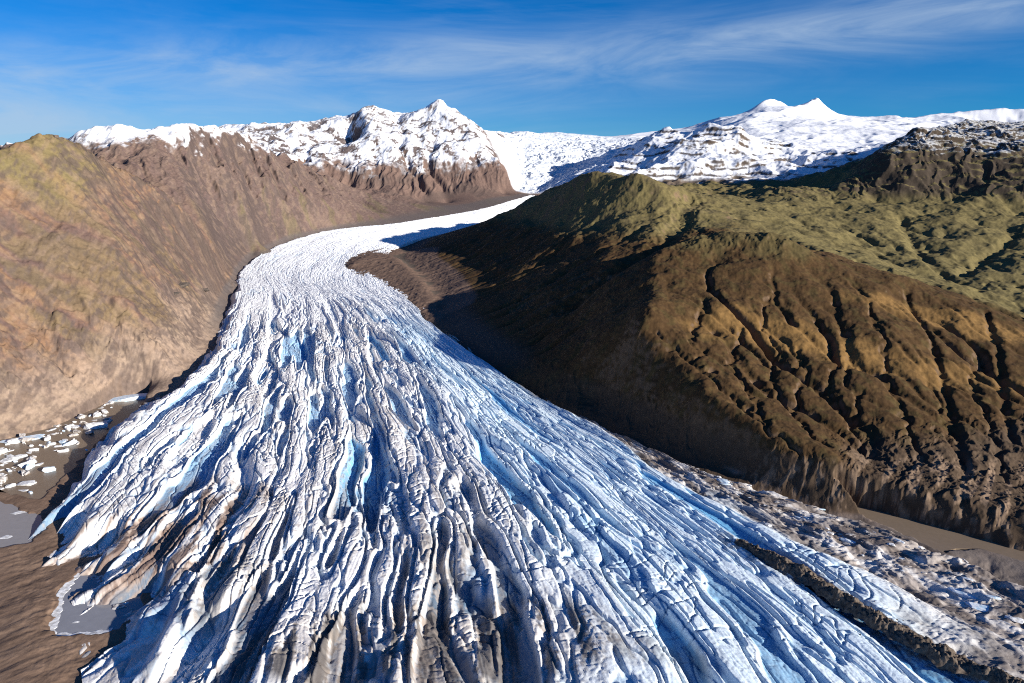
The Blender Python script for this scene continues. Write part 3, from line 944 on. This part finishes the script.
def iblob(p, rx, ry, rot=0.0):
    c, s_ = math.cos(math.radians(rot)), math.sin(math.radians(rot))
    dx, dy = gx - p[0], gy - p[1]
    q = np.sqrt(((dx * c + dy * s_) / rx) ** 2 + ((-dx * s_ + dy * c) / ry) ** 2) + .3 * low + .25 * n1
    return sstep(1.2, .55, q)


ipaint(np.ones_like(gx), (.90, .91, .92))
clean = zone * sstep(.50, .66, U) * sstep(.93, .85, U)
dusty = zone * (1 - .8 * clean)
ipaint(dusty * .7, (.92, .885, .835))
ipaint(clean * .75, (.66, .82, .93))
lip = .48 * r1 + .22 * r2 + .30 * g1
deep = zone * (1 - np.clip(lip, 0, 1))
ipaint(sstep(.24, .60, deep) * .9, (.10, .41, .72))  # blue ice colour, deepened to paint blue shade into troughs and grooves
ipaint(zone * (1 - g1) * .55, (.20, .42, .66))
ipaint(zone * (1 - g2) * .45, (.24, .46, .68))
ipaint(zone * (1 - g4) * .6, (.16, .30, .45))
ipaint(zone * sstep(1500, 950, gy) * sstep(.15, .5, deep) * (1 - .8 * clean) * .8, (.075, .10, .14))  # black shade of the lower crevasses painted onto their deep floors
ipaint((1 - zone) * .6, (.74, .755, .78))
ipaint((1 - zone) * (1 - g1) * .4, (.42, .58, .74))
spk = fbm(gx / 9, gy / 9, 4, 71, .6)
stk = fbm(wa / 11, wb / 260, 4, 76)
ipaint(dusty * sstep(.15, .6, spk + .5 * low) * .45, (.50, .42, .35))
ipaint(dusty * sstep(.12, .5, stk + .3 * low) * sstep(2300, 1100, gy) * .45, (.30, .255, .225))
lob = np.minimum(iblob(at_ice(140, 540), 240, 150) + iblob(at_ice(235, 500), 150, 60, -30) * .6, 1)
lobn = fbm(wa / 18, wb / 190, 4, 72)
ipaint(lob * zone * sstep(-.30, .2, lobn) * .85, (.38, .28, .215))
ipaint(lob * zone * sstep(.05, .35, lobn + .2 * spk) * .85, (.15, .10, .08))
bot = iblob(at_ice(400, 650), 170, 95) + iblob(at_ice(530, 645), 150, 95) + .8 * iblob(at_ice(300, 655), 80, 60) + .6 * iblob(at_ice(450, 560), 70, 110) + .7 * iblob(at_ice(225, 590), 70, 80) + .5 * iblob(at_ice(650, 660), 110, 50)
botn = fbm(wa / 16, wb / 240, 4, 73)
ipaint(np.minimum(bot, 1) * zone * sstep(-.22, .12, botn + .25 * spk) * .92, (.10, .086, .077))
ipaint(np.minimum(bot, 1) * zone * sstep(-.3, .1, -botn) * .4, (.55, .46, .38))
ipaint(deb * zone, (.33, .29, .265))
dn = fbm(wa / 26, wb / 90, 4, 74)
ipaint(deb * zone * sstep(-.05, .35, dn) * .9, (.13, .105, .092))
ipaint(deb * zone * sstep(.1, .5, -dn) * .8, (.70, .68, .66))
band = sstep(.05, .0, np.abs(U - .455 - .012 * perlin(Bm / 300, A * 0, 75))) + .8 * sstep(.03, 0, np.abs(U - .33))
ipaint(band * zone * sstep(-.2, .4, spk) * .35, (.40, .33, .28))
ipaint((1 - blk) * bm_ * zone * .35, (.25, .30, .36))
ipaint((1 - blk2) * bm_ * zone * dusty * .3, (.30, .27, .25))
mg = np.maximum(sstep(.05, .01, U), sstep(.95, .99, U))
ipaint(mg * sstep(-.3, .3, spk + .3) * .7 * (1 - zone), (.3, .26, .23))
mpl = smooth_line([at_ice(*p) for p in [(738, 538), (765, 552), (800, 570), (835, 592), (868, 612), (905, 632), (950, 655), (1000, 676), (1060, 706), (1120, 740)]], 6)
sel = np.nonzero((U > .78) & (gy < 1500))
dm = poly_dist(gx[sel], gy[sel], mpl)
wm = np.zeros(gx.shape, F32)
wm[sel] = np.exp(-(dm / 32) ** 2) * sstep(-.35, .25, fbm(gx[sel] / 14, gy[sel] / 14, 4, 95, .65))
ipaint(wm * .85, (.17, .14, .12))
co = np.stack([gx, gy, gz], -1).reshape(-1, 3)
idx = np.arange(NU * NS).reshape(NU, NS)
quads = np.stack([idx[:-1, :-1], idx[:-1, 1:], idx[1:, 1:], idx[1:, :-1]], -1).reshape(-1, 4)
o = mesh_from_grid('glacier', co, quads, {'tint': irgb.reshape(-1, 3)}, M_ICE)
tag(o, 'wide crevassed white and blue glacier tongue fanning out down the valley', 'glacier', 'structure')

# ------------------------------------------------------------------ waters
def water_mat(name, col, rough):
    m = bpy.data.materials.new(name)
    m.use_nodes = True
    nt = m.node_tree
    b = nt.nodes['Principled BSDF']
    b.inputs['Base Color'].default_value = (*col, 1)
    b.inputs['Roughness'].default_value = rough
    b.inputs['IOR'].default_value = 1.33
    geo = nt.nodes.new('ShaderNodeNewGeometry')
    n = nt.nodes.new('ShaderNodeTexNoise')
    n.inputs['Scale'].default_value = .12
    n.inputs['Detail'].default_value = 5
    nt.links.new(geo.outputs['Position'], n.inputs['Vector'])
    r = nt.nodes.new('ShaderNodeMix')
    r.data_type = 'RGBA'
    r.inputs[6].default_value = (*[c * .85 for c in col], 1)
    r.inputs[7].default_value = (*[c * 1.12 for c in col], 1)
    nt.links.new(n.outputs['Fac'], r.inputs[0])
    nt.links.new(r.outputs[2], b.inputs['Base Color'])
    bp = nt.nodes.new('ShaderNodeBump')
    bp.inputs['Strength'].default_value = .08
    nt.links.new(n.outputs['Fac'], bp.inputs['Height'])
    nt.links.new(bp.outputs['Normal'], b.inputs['Normal'])
    return m


def water(name, P, z, mat, label, grow=10.0):
    P = np.array(P)[:, :2]
    c = P.mean(0)
    ctr = P - c
    Q = c + ctr * (1 + grow / np.linalg.norm(ctr, axis=1))[:, None]
    me = bpy.data.meshes.new(name)
    n = len(Q)
    me.from_pydata([(q[0], q[1], z) for q in Q] + [(q[0], q[1], z - 4) for q in Q], [],
                   [list(range(n)), list(range(2 * n - 1, n - 1, -1))] + [[i, i + n, (i + 1) % n + n, (i + 1) % n] for i in range(n)])
    me.materials.append(mat)
    o = bpy.data.objects.new(name, me)
    C.objects.link(o)
    return tag(o, label, 'water', 'structure')


M_POND = water_mat('pond_water', (.26, .26, .275), .1)
M_RIVER = water_mat('river_water', (.21, .16, .115), .35)
water('pond', pond_a, POND_Z, M_POND, 'grey meltwater pond at the far-left tip of the glacier lobe')
water('pond', pond_b, POND_Z, M_POND, 'grey ice-rimmed pond between brown mud flat and glacier snout')
water('pond', pond_c, POND_Z, M_RIVER, 'muddy melt lake crowded with ice under the tan left slope')
water('river', river_p, RIVER_Z, M_RIVER, 'muddy brown river along the foot of the right-hand cliffs', 6)

# ------------------------------------------------------------------ medial moraine: a rubble rampart lying on the ice
mp = smooth_line([at_ice(*p) for p in [(738, 538), (765, 552), (800, 570), (835, 592), (868, 612), (905, 632), (950, 655), (1000, 676), (1060, 706), (1120, 740)]], 60)
mp = densify(mp, 1.6)
tg = np.gradient(mp[:, :2], axis=0)
tg /= np.linalg.norm(tg, axis=1, keepdims=True)
cr = np.linspace(-1, 1, 36)
lm = np.linspace(0, len(mp) * 1.6, len(mp))
wid = (12 + 8 * sstep(0, 260, lm)) * (1 + .45 * perlin(lm / 45, lm * 0, 88) + .25 * perlin(lm / 15, lm * 0, 89))
mx = mp[:, None, 0] + tg[:, None, 1] * cr[None] * wid[:, None]
my = mp[:, None, 1] - tg[:, None, 0] * cr[None] * wid[:, None]
taper = sstep(0, 90, np.linspace(0, len(mp) * 1.6, len(mp)))[:, None]
pro = np.clip(1 - np.abs(cr[None] + .25 * perlin(mx / 22, my / 22, 80)) ** 1.3, -.4, 1)
mz = (mp[:, None, 2] + 1.0 + pro * (11 + 6 * perlin(mx / 40, my / 40, 81)) * (.25 + .75 * taper) - 7 + pro * (3.2 * fbm(mx / 7, my / 7, 4, 82, .65) + 3 * perlin(mx / 18, my / 18, 83)))
mc = np.zeros(mx.shape + (3,), F32) + np.array((.12, .095, .075), F32)
mc += (np.clip(fbm(mx / 5, my / 5, 3, 84), -.5, .6)[..., None] * np.array((.07, .058, .045))).astype(F32)
mi = np.arange(mx.size).reshape(mx.shape)
mq = np.stack([mi[:-1, :-1], mi[1:, :-1], mi[1:, 1:], mi[:-1, 1:]], -1).reshape(-1, 4)
o = mesh_from_grid('moraine', np.stack([mx, my, mz], -1).reshape(-1, 3), mq, {'tint': np.clip(mc, .02, 1).reshape(-1, 3)}, M_LAND)
tag(o, 'dark rubble rampart running down the glacier towards its lower right corner', 'moraine', 'structure')

# ------------------------------------------------------------------ loose ice and rocks
import bmesh


def project(P):
    X, Y, Z = P[:, 0], P[:, 1], P[:, 2] - CAMZ
    f = Y * CP - Z * SP
    v = Y * SP + Z * CP
    f = np.maximum(f, 1)
    return W / 2 + FPX * X / f, H / 2 - FPX * v / f, f


def on_surface(P, proj, px, py):
    d = np.hypot(proj[0] - px, proj[1] - py)
    k = np.nonzero(d < max(1.6, d.min() + .2))[0]
    return P[k[np.argmin(proj[2][k])]]


def rock_mat(name, c0, c1, scale, rough):
    m = bpy.data.materials.new(name)
    m.use_nodes = True
    nt = m.node_tree
    b = nt.nodes['Principled BSDF']
    b.inputs['Roughness'].default_value = rough
    geo = nt.nodes.new('ShaderNodeNewGeometry')
    n = nt.nodes.new('ShaderNodeTexNoise')
    n.inputs['Scale'].default_value = scale
    n.inputs['Detail'].default_value = 7
    nt.links.new(geo.outputs['Position'], n.inputs['Vector'])
    r = nt.nodes.new('ShaderNodeValToRGB')
    r.color_ramp.elements[0].position = .35
    r.color_ramp.elements[1].position = .62
    r.color_ramp.elements[0].color = (*c0, 1)
    r.color_ramp.elements[1].color = (*c1, 1)
    nt.links.new(n.outputs['Fac'], r.inputs[0])
    nt.links.new(r.outputs[0], b.inputs['Base Color'])
    bp = nt.nodes.new('ShaderNodeBump')
    bp.inputs['Strength'].default_value = .6
    bp.inputs['Distance'].default_value = 1.0
    nt.links.new(n.outputs['Fac'], bp.inputs['Height'])
    nt.links.new(bp.outputs['Normal'], b.inputs['Normal'])
    return m


M_BERG = rock_mat('block_ice', (.45, .44, .43), (.82, .83, .84), .16, .6)
M_BLUE = rock_mat('blue_ice', (.40, .58, .74), (.80, .84, .88), .13, .5)
M_GRIME = rock_mat('grimy_ice', (.20, .17, .15), (.60, .57, .54), .2, .7)
M_ROCK = rock_mat('dark_rock', (.035, .028, .024), (.10, .078, .062), .2, .95)
M_TOR = rock_mat('tor_rock', (.06, .048, .04), (.15, .11, .085), .15, .95)


def chunk_mesh(name, seed, mat, tall=.5, pts=26):
    r = random.Random(seed)
    bm = bmesh.new()
    for i in range(pts):
        a = r.random() * 2 * math.pi
        q = r.random() ** .5
        z = r.uniform(-.35, 1) * tall * (1.1 - .5 * q)
        bm.verts.new((math.cos(a) * q, math.sin(a) * q * .7, z))
    res = bmesh.ops.convex_hull(bm, input=bm.verts)
    bmesh.ops.delete(bm, geom=[v for v in bm.verts if not v.link_faces], context='VERTS')
    bmesh.ops.triangulate(bm, faces=bm.faces)
    bmesh.ops.subdivide_edges(bm, edges=bm.edges, cuts=2, use_grid_fill=True)
    for v in bm.verts:
        n = perlin(np.array([v.co.x * 2.3 + seed]), np.array([v.co.y * 2.3 + v.co.z * 1.7]), 5)[0]
        v.co *= 1 + .10 * float(n)
    me = bpy.data.meshes.new(name)
    bm.to_mesh(me)
    bm.free()
    me.materials.append(mat)
    return me


BERGS = [chunk_mesh('ice_block', 11 + i, (M_BERG, M_BLUE, M_BERG)[i % 3], .42 + .16 * (i % 3)) for i in range(9)]
FLOES = [chunk_mesh('ice_floe', 31 + i, M_BERG, .16, 18) for i in range(5)]
GRIMES = [chunk_mesh('dirty_ice_block', 51 + i, M_GRIME, .5) for i in range(5)]
ROCKS = [chunk_mesh('boulder', 71 + i, M_ROCK, .7) for i in range(3)]
prn = random.Random(5)


def place(name, me, loc, size, label, cat, group=None, rz=None, sx=1.0, sz=1.0, sink=.06):
    o = bpy.data.objects.new(name, me)
    C.objects.link(o)
    o.location = (loc[0], loc[1], loc[2] - sink * size)
    o.scale = (size * sx, size, size * sz)
    o.rotation_euler = (0, 0, prn.random() * 6.28 if rz is None else rz)
    return tag(o, label, cat, None, group)


def metres(px, py, z, wpx):
    a_, b__ = at_z(px - wpx / 2, py, z), at_z(px + wpx / 2, py, z)
    return math.hypot(a_[0] - b__[0], a_[1] - b__[1]) / 2


LAKE = 'ice blocks in the muddy melt lake'
for px, py, w, sx, sz, rz, lab in (
        (131, 399, 34, 1.5, .55, .6, 'longest white ice slab at the upper end of the muddy melt lake'),
        (108, 400, 15, 1.0, 1.2, 1.0, 'upright white ice block just left of the longest slab'),
        (96, 427, 24, 1.2, .9, .5, 'big white-topped blue ice block against the shaded glacier edge'),
        (62, 446, 14, 1.3, .7, .4, 'small white ice block between the dark inlet and the lake ice'),
        (22, 439, 34, 1.6, .4, .35, 'long flat white ice raft near the tan shore of the melt lake'),
        (12, 459, 28, 1.2, .6, .8, 'broad white ice block low in the melt lake beside a pointed one'),
        (33, 461, 18, 1.0, 1.3, 2.2, 'pointed triangular white ice block standing in the melt lake'),
        (24, 484, 20, 1.4, .5, .2, 'flat white ice slab just above the grey pond')):
    place('ice_block', BERGS[prn.randrange(9)], at_z(px, py, RIVER_Z), metres(px, py, RIVER_Z, w), lab, 'ice block', LAKE, rz, sx, sz)
cnt = 0
for i in range(400):
    t = prn.random()
    px = -8 + 120 * t
    py = 478 - 70 * t + prn.gauss(-4, 17) * (1.0 - .45 * t)
    p = at_z(px, py, RIVER_Z)
    if float(shore(np.array([p[0]]), np.array([p[1]]), pond_c)[0]) < 6 or cnt > 150:
        continue
    cnt += 1
    place('ice_block' if i % 3 else 'ice_floe', ((BERGS + GRIMES)[prn.randrange(14)] if i % 3 else FLOES[prn.randrange(5)]), p, prn.choice((3, 4, 5, 6, 8, 11, 15)),
          'small dirty-white ice chunk among many crowding the muddy melt lake under the tan slope', 'ice block', 'small ice chunks in the muddy melt lake', None, 1.2, 1.7)
for px, py, w, sx, lab in ((22, 512, 14, 1.6, 'white ice floe drifting in the middle of the grey left pond'),
                           (6, 537, 14, 1.5, 'white ice floe at the lower shore of the grey left pond'),
                           (76, 622, 8, 1.4, 'lone small floe drifting in the ice-rimmed pond')):
    place('ice_floe', FLOES[prn.randrange(5)], at_z(px, py, POND_Z), metres(px, py, POND_Z, w), lab, 'ice floe', 'ice floes on the grey ponds', .3, sx, 1)
for i in range(46):
    a0 = prn.random()
    px, py = (86 + 34 * a0, 565 + 18 * a0) if i % 2 else (96 + 40 * a0, 575 + 52 * a0)
    px += prn.gauss(0, 4)
    py += prn.gauss(0, 5)
    p = at_z(px, py, POND_Z)
    if float(shore(np.array([p[0]]), np.array([p[1]]), pond_b)[0]) < 2:
        continue
    place('dirty_ice_block', (GRIMES + BERGS[:2])[prn.randrange(7)], p, prn.choice((3, 4, 5, 7, 9)),
          'dirty ice fragment among many breaking off the snout into the ice-rimmed pond', 'ice block', 'dirty ice fragments in the ice-rimmed pond', None, 1.3, .8)
gp = project(co)
for px, py, w, sx, sz, rz, lab in (
        (985, 605, 34, 1.3, .6, -.7, 'biggest blue-white ice block in the grey rubble beyond the dark rampart'),
        (1002, 640, 44, 1.6, .45, -.7, 'long white ice hump near the right border below the blue-white block'),
        (1012, 617, 18, 1.2, .7, -.6, 'rounded white ice block just behind the biggest blue-white one'),
        (965, 592, 24, 1.5, .6, -.6, 'blue-shadowed ice block uphill of the biggest one in the rubble'),
        (846, 540, 20, 1.2, .9, -.6, 'upright cream ice block in the rubble nearest the river head'),
        (722, 480, 14, 1.2, .9, -.4, 'white ice block at the upper end of the rubble strip under the cliff')):
    p = on_surface(co, gp, px, py)
    place('ice_block', BERGS[prn.randrange(9)], p, metres(px, py, p[2], w), lab, 'ice block', 'ice blocks in the grey rubble', rz, sx, sz, .2)
for i in range(130):
    t = prn.random()
    px, py = 690 + 345 * t, 472 + 128 * t + prn.gauss(0, 16) * (.35 + t)
    p = on_surface(co, gp, px, py)
    if abs(project(p[None])[1][0] - py) > 3:
        continue
    place('dirty_ice_block', (GRIMES + BERGS[:3])[prn.randrange(8)], p, prn.choice((2.5, 3.5, 4.5, 6, 8)),
          'small grimy ice lump scattered over the grey rubble beside the muddy river', 'ice block', 'grimy ice lumps on the grey rubble', -.6 + prn.gauss(0, .4), 1.5, .8, .2)
for i in range(90):
    t = prn.random()
    px, py = np.interp(t, [0, .25, .5, .75, 1], [228, 216, 196, 160, 112]), np.interp(t, [0, .25, .5, .75, 1], [287, 326, 360, 386, 412])
    px, py = px + prn.gauss(3, 4), py + prn.gauss(0, 3)
    p = on_surface(co, gp, px, py)
    if abs(project(p[None])[0][0] - px) > 2.5:
        continue
    place('dirty_ice_block' if i % 2 else 'boulder', GRIMES[prn.randrange(5)] if i % 2 else ROCKS[prn.randrange(3)], p, prn.choice((3, 4.5, 6, 8)),
          'grimy ice block lodged along the ice edge under the tan slope' if i % 2 else 'dark boulder lying along the ice edge under the tan slope',
          'ice block' if i % 2 else 'boulder', 'grimy blocks along the left ice edge' if i % 2 else 'boulders along the left ice edge', None, 1.4, .9, .25)
for i in range(60):
    q = mp[prn.randrange(40, len(mp) - 60)]
    k_ = min(len(mp) - 1, int(np.argmin(np.hypot(mp[:, 0] - q[0], mp[:, 1] - q[1]))))
    off = prn.gauss(0, 1) * 20
    P_ = np.array((q[0] + tg[k_, 1] * off, q[1] - tg[k_, 0] * off))
    j_ = np.argmin((co[:, 0] - P_[0]) ** 2 + (co[:, 1] - P_[1]) ** 2)
    i2 = np.argmin((mx - P_[0]) ** 2 + (my - P_[1]) ** 2)
    top_ = max(co[j_, 2], mz.ravel()[i2] if math.hypot(mx.ravel()[i2] - P_[0], my.ravel()[i2] - P_[1]) < 2 else -99)
    place('boulder', ROCKS[prn.randrange(3)], (P_[0], P_[1], top_), prn.choice((1.2, 1.6, 2.2, 3.2)), 'dark boulder scattered on or beside the dark rubble rampart', 'boulder', 'boulders of the rubble rampart', None, 1.2, 1, .2)
LP = P3.reshape(-1, 3)
lp = project(LP)
for px, py, w, lab in ((181, 284, 15, 'dark boulder high on the tan slope above the glacier bend'),
                       (205, 289, 10, 'dark boulder lower right of its neighbour on the tan slope'),
                       (175, 292, 8, 'smallest dark boulder just under the high one on the tan slope')):
    p = on_surface(LP, lp, px, py)
    f_ = lp[2][np.argmin(np.hypot(lp[0] - px, lp[1] - py))]
    place('boulder', ROCKS[prn.randrange(3)], p, w * f_ / FPX / 2, lab, 'boulder', 'dark boulders on the left slope', .8, 1.3, 1, .2)
for px, py, w, lab, sz in ((58, 138, 5, 'dark rock pinnacle on the grassy left summit', 2.0), (63, 138, 4, 'shorter rock pinnacle right beside the summit one', 1.4)):
    p = on_surface(LP, lp, px, py)
    o = place('rock_pinnacle', chunk_mesh('rock_pinnacle', 90 + px, M_TOR, .8), p, w * p[1] / FPX / 2, lab, 'rock pinnacle', 'rock pinnacles on the left summit', .3, 1, sz, .1)

# thin shore ice around the near pond
pb = [at_z(x_, y_, POND_Z) for x_, y_ in [(86, 566), (72, 580), (62, 592), (56, 612), (50, 632), (60, 637), (100, 633), (112, 631)]]
sb = densify(smooth_line(pb, 10), 3.0)
tgs = np.gradient(sb[:, :2], axis=0)
tgs /= np.linalg.norm(tgs, axis=1, keepdims=True)
L_ = np.arange(len(sb)) * 3.0
wi = 7 + 5 * perlin(L_ / 14, L_ * 0, 85) + 3 * perlin(L_ / 5, L_ * 0, 86)
wo = 5 + 3 * perlin(L_ / 11, L_ * 0 + 3, 87)
inn = sb[:, :2] + np.stack([-tgs[:, 1], tgs[:, 0]], 1) * wi[:, None]
out = sb[:, :2] - np.stack([-tgs[:, 1], tgs[:, 0]], 1) * wo[:, None]
n_ = len(sb)
V_ = [(p_[0], p_[1], POND_Z + .5) for p_ in inn] + [(p_[0], p_[1], POND_Z + 1.5) for p_ in out] + [(p_[0], p_[1], POND_Z - .6) for p_ in inn] + [(p_[0], p_[1], POND_Z - .6) for p_ in out]
Fc = []
for i in range(n_ - 1):
    Fc += [(i, i + 1, n_ + i + 1, n_ + i), (2 * n_ + i, 3 * n_ + i, 3 * n_ + i + 1, 2 * n_ + i + 1), (i, 2 * n_ + i, 2 * n_ + i + 1, i + 1), (n_ + i, n_ + i + 1, 3 * n_ + i + 1, 3 * n_ + i)]
me = bpy.data.meshes.new('shore_ice')
me.from_pydata(V_, [], Fc)
me.materials.append(M_BERG)
o = bpy.data.objects.new('shore_ice', me)
C.objects.link(o)
tag(o, 'pale rim of thin shore ice along the mud side of the near pond', 'shore ice')

# ------------------------------------------------------------------ camera, sun, sky
cam_d = bpy.data.cameras.new('camera')
cam = bpy.data.objects.new('camera', cam_d)
C.objects.link(cam)
cam.location = (0, 0, CAMZ)
cam.rotation_euler = (math.pi / 2 - PITCH, 0, 0)
cam_d.sensor_width = 36
cam_d.lens = FPX * 36 / W
cam_d.clip_start = 1
cam_d.clip_end = 100000
bpy.context.scene.camera = cam
bpy.context.scene.cycles.use_denoising = False
bpy.context.scene.cycles.filter_width = 1.1
sd = bpy.data.lights.new('sun', 'SUN')
so = bpy.data.objects.new('sun', sd)
C.objects.link(so)
sd.energy = 4.5
sd.angle = math.radians(.5)
sd.color = (1, .93, .82)
from mathutils import Vector
so.rotation_euler = Vector(SUN).to_track_quat('Z', 'Y').to_euler()
so.location = (4000, -2000, 4000)
wd = bpy.data.worlds.new('World')
bpy.context.scene.world = wd
wd.use_nodes = True
nt = wd.node_tree
bg = nt.nodes['Background']


def N(t, **kw):
    n = nt.nodes.new(t)
    for k_, v_ in kw.items():
        setattr(n, k_, v_)
    return n


def lk(a_, b_):
    nt.links.new(a_, b_)


def math_(op, a_, b_=None, c_=None, clamp=False):
    n = N('ShaderNodeMath', operation=op, use_clamp=clamp)
    for i, v_ in enumerate((a_, b_, c_)):
        if v_ is None:
            continue
        if isinstance(v_, (int, float)):
            n.inputs[i].default_value = v_
        else:
            lk(v_, n.inputs[i])
    return n.outputs[0]


sky = N('ShaderNodeTexSky')
sky.sky_type = 'NISHITA'
sky.sun_disc = False
sky.sun_elevation = SUN_EL
sky.sun_rotation = math.pi / 2 - SUN_AZ
sky.altitude = 1500
sky.air_density = 1
sky.dust_density = .6
sky.ozone_density = 6
hs = N('ShaderNodeHueSaturation')
hs.inputs['Saturation'].default_value = 1.75
hs.inputs['Hue'].default_value = .508
lk(sky.outputs[0], hs.inputs['Color'])
# cirrus: wind-drawn streaks on a high sheet
tc = N('ShaderNodeTexCoord')
sp = N('ShaderNodeSeparateXYZ')
lk(tc.outputs['Generated'], sp.inputs[0])
hor = math_('SQRT', math_('ADD', math_('MULTIPLY', sp.outputs[0], sp.outputs[0]), math_('MULTIPLY', sp.outputs[1], sp.outputs[1])))
el = math_('DIVIDE', sp.outputs[2], hor)
az = math_('DIVIDE', sp.outputs[0], math_('MAXIMUM', sp.outputs[1], .15))
cb = N('ShaderNodeCombineXYZ')
lk(math_('ARCTAN2', sp.outputs[0], sp.outputs[1]), cb.inputs[0])
lk(el, cb.inputs[1])


def cloud_noise(rot, sx, sy, scale, detail, dist, lo, hi_):
    mpn = N('ShaderNodeMapping')
    mpn.inputs['Rotation'].default_value = (0, 0, math.radians(rot))
    mpn.inputs['Scale'].default_value = (sx, sy, 1)
    lk(cb.outputs[0], mpn.inputs['Vector'])
    n = N('ShaderNodeTexNoise')
    n.inputs['Scale'].default_value = scale
    n.inputs['Detail'].default_value = detail
    n.inputs['Roughness'].default_value = .6
    n.inputs['Distortion'].default_value = dist
    lk(mpn.outputs[0], n.inputs['Vector'])
    r = N('ShaderNodeMapRange')
    r.inputs['From Min'].default_value = lo
    r.inputs['From Max'].default_value = hi_
    lk(n.outputs['Fac'], r.inputs['Value'])
    return r.outputs['Result']


def gauss(v_, c_, w_):
    q = math_('DIVIDE', math_('SUBTRACT', v_, c_), w_)
    return math_('EXPONENT', math_('MULTIPLY', math_('MULTIPLY', q, q), -1.0))


s1 = cloud_noise(-8, 2.4, 12, 1.0, 14, 2.4, .38, .72)
s2 = cloud_noise(-4, 1.2, 6, 1.0, 5, .8, .42, .66)
s3 = cloud_noise(24, 2.2, 18, 1.0, 11, 1.8, .46, .78)
tilt = math_('SUBTRACT', el, math_('MULTIPLY', az, .055))
b1 = gauss(tilt, .150, .036)
b2 = gauss(tilt, .095, .022)
b3 = gauss(tilt, .035, .03)
left_w = math_('MULTIPLY', math_('SUBTRACT', .35, az), .9, clamp=True)
cl1 = math_('MULTIPLY', b1, math_('ADD', math_('MULTIPLY', s1, .62), .24))
cl2 = math_('ADD', math_('MULTIPLY', math_('MULTIPLY', s1, s2), .16), math_('MULTIPLY', math_('MULTIPLY', s3, s2), .22))
cl3 = math_('MULTIPLY', math_('MULTIPLY', left_w, math_('ADD', b2, b3)), math_('ADD', math_('MULTIPLY', s1, .4), .3))
pale = math_('MULTIPLY', gauss(el, 0, .11), math_('MULTIPLY', math_('SUBTRACT', 1.1, az), .30, clamp=True))
cov = math_('ADD', math_('ADD', math_('ADD', cl1, pale), cl2), cl3, clamp=True)
mixc = N('ShaderNodeMix', data_type='RGBA')
lk(math_('MULTIPLY', cov, .8), mixc.inputs[0])
lk(hs.outputs[0], mixc.inputs[6])
mixc.inputs[7].default_value = (3.9, 5.0, 6.4, 1)
lk(mixc.outputs[2], bg.inputs['Color'])
bg.inputs['Strength'].default_value = .057
vs = bpy.context.scene.view_settings
vs.view_transform = 'Standard'
vs.look = 'None'
vs.exposure = 1.06
vs.gamma = 1
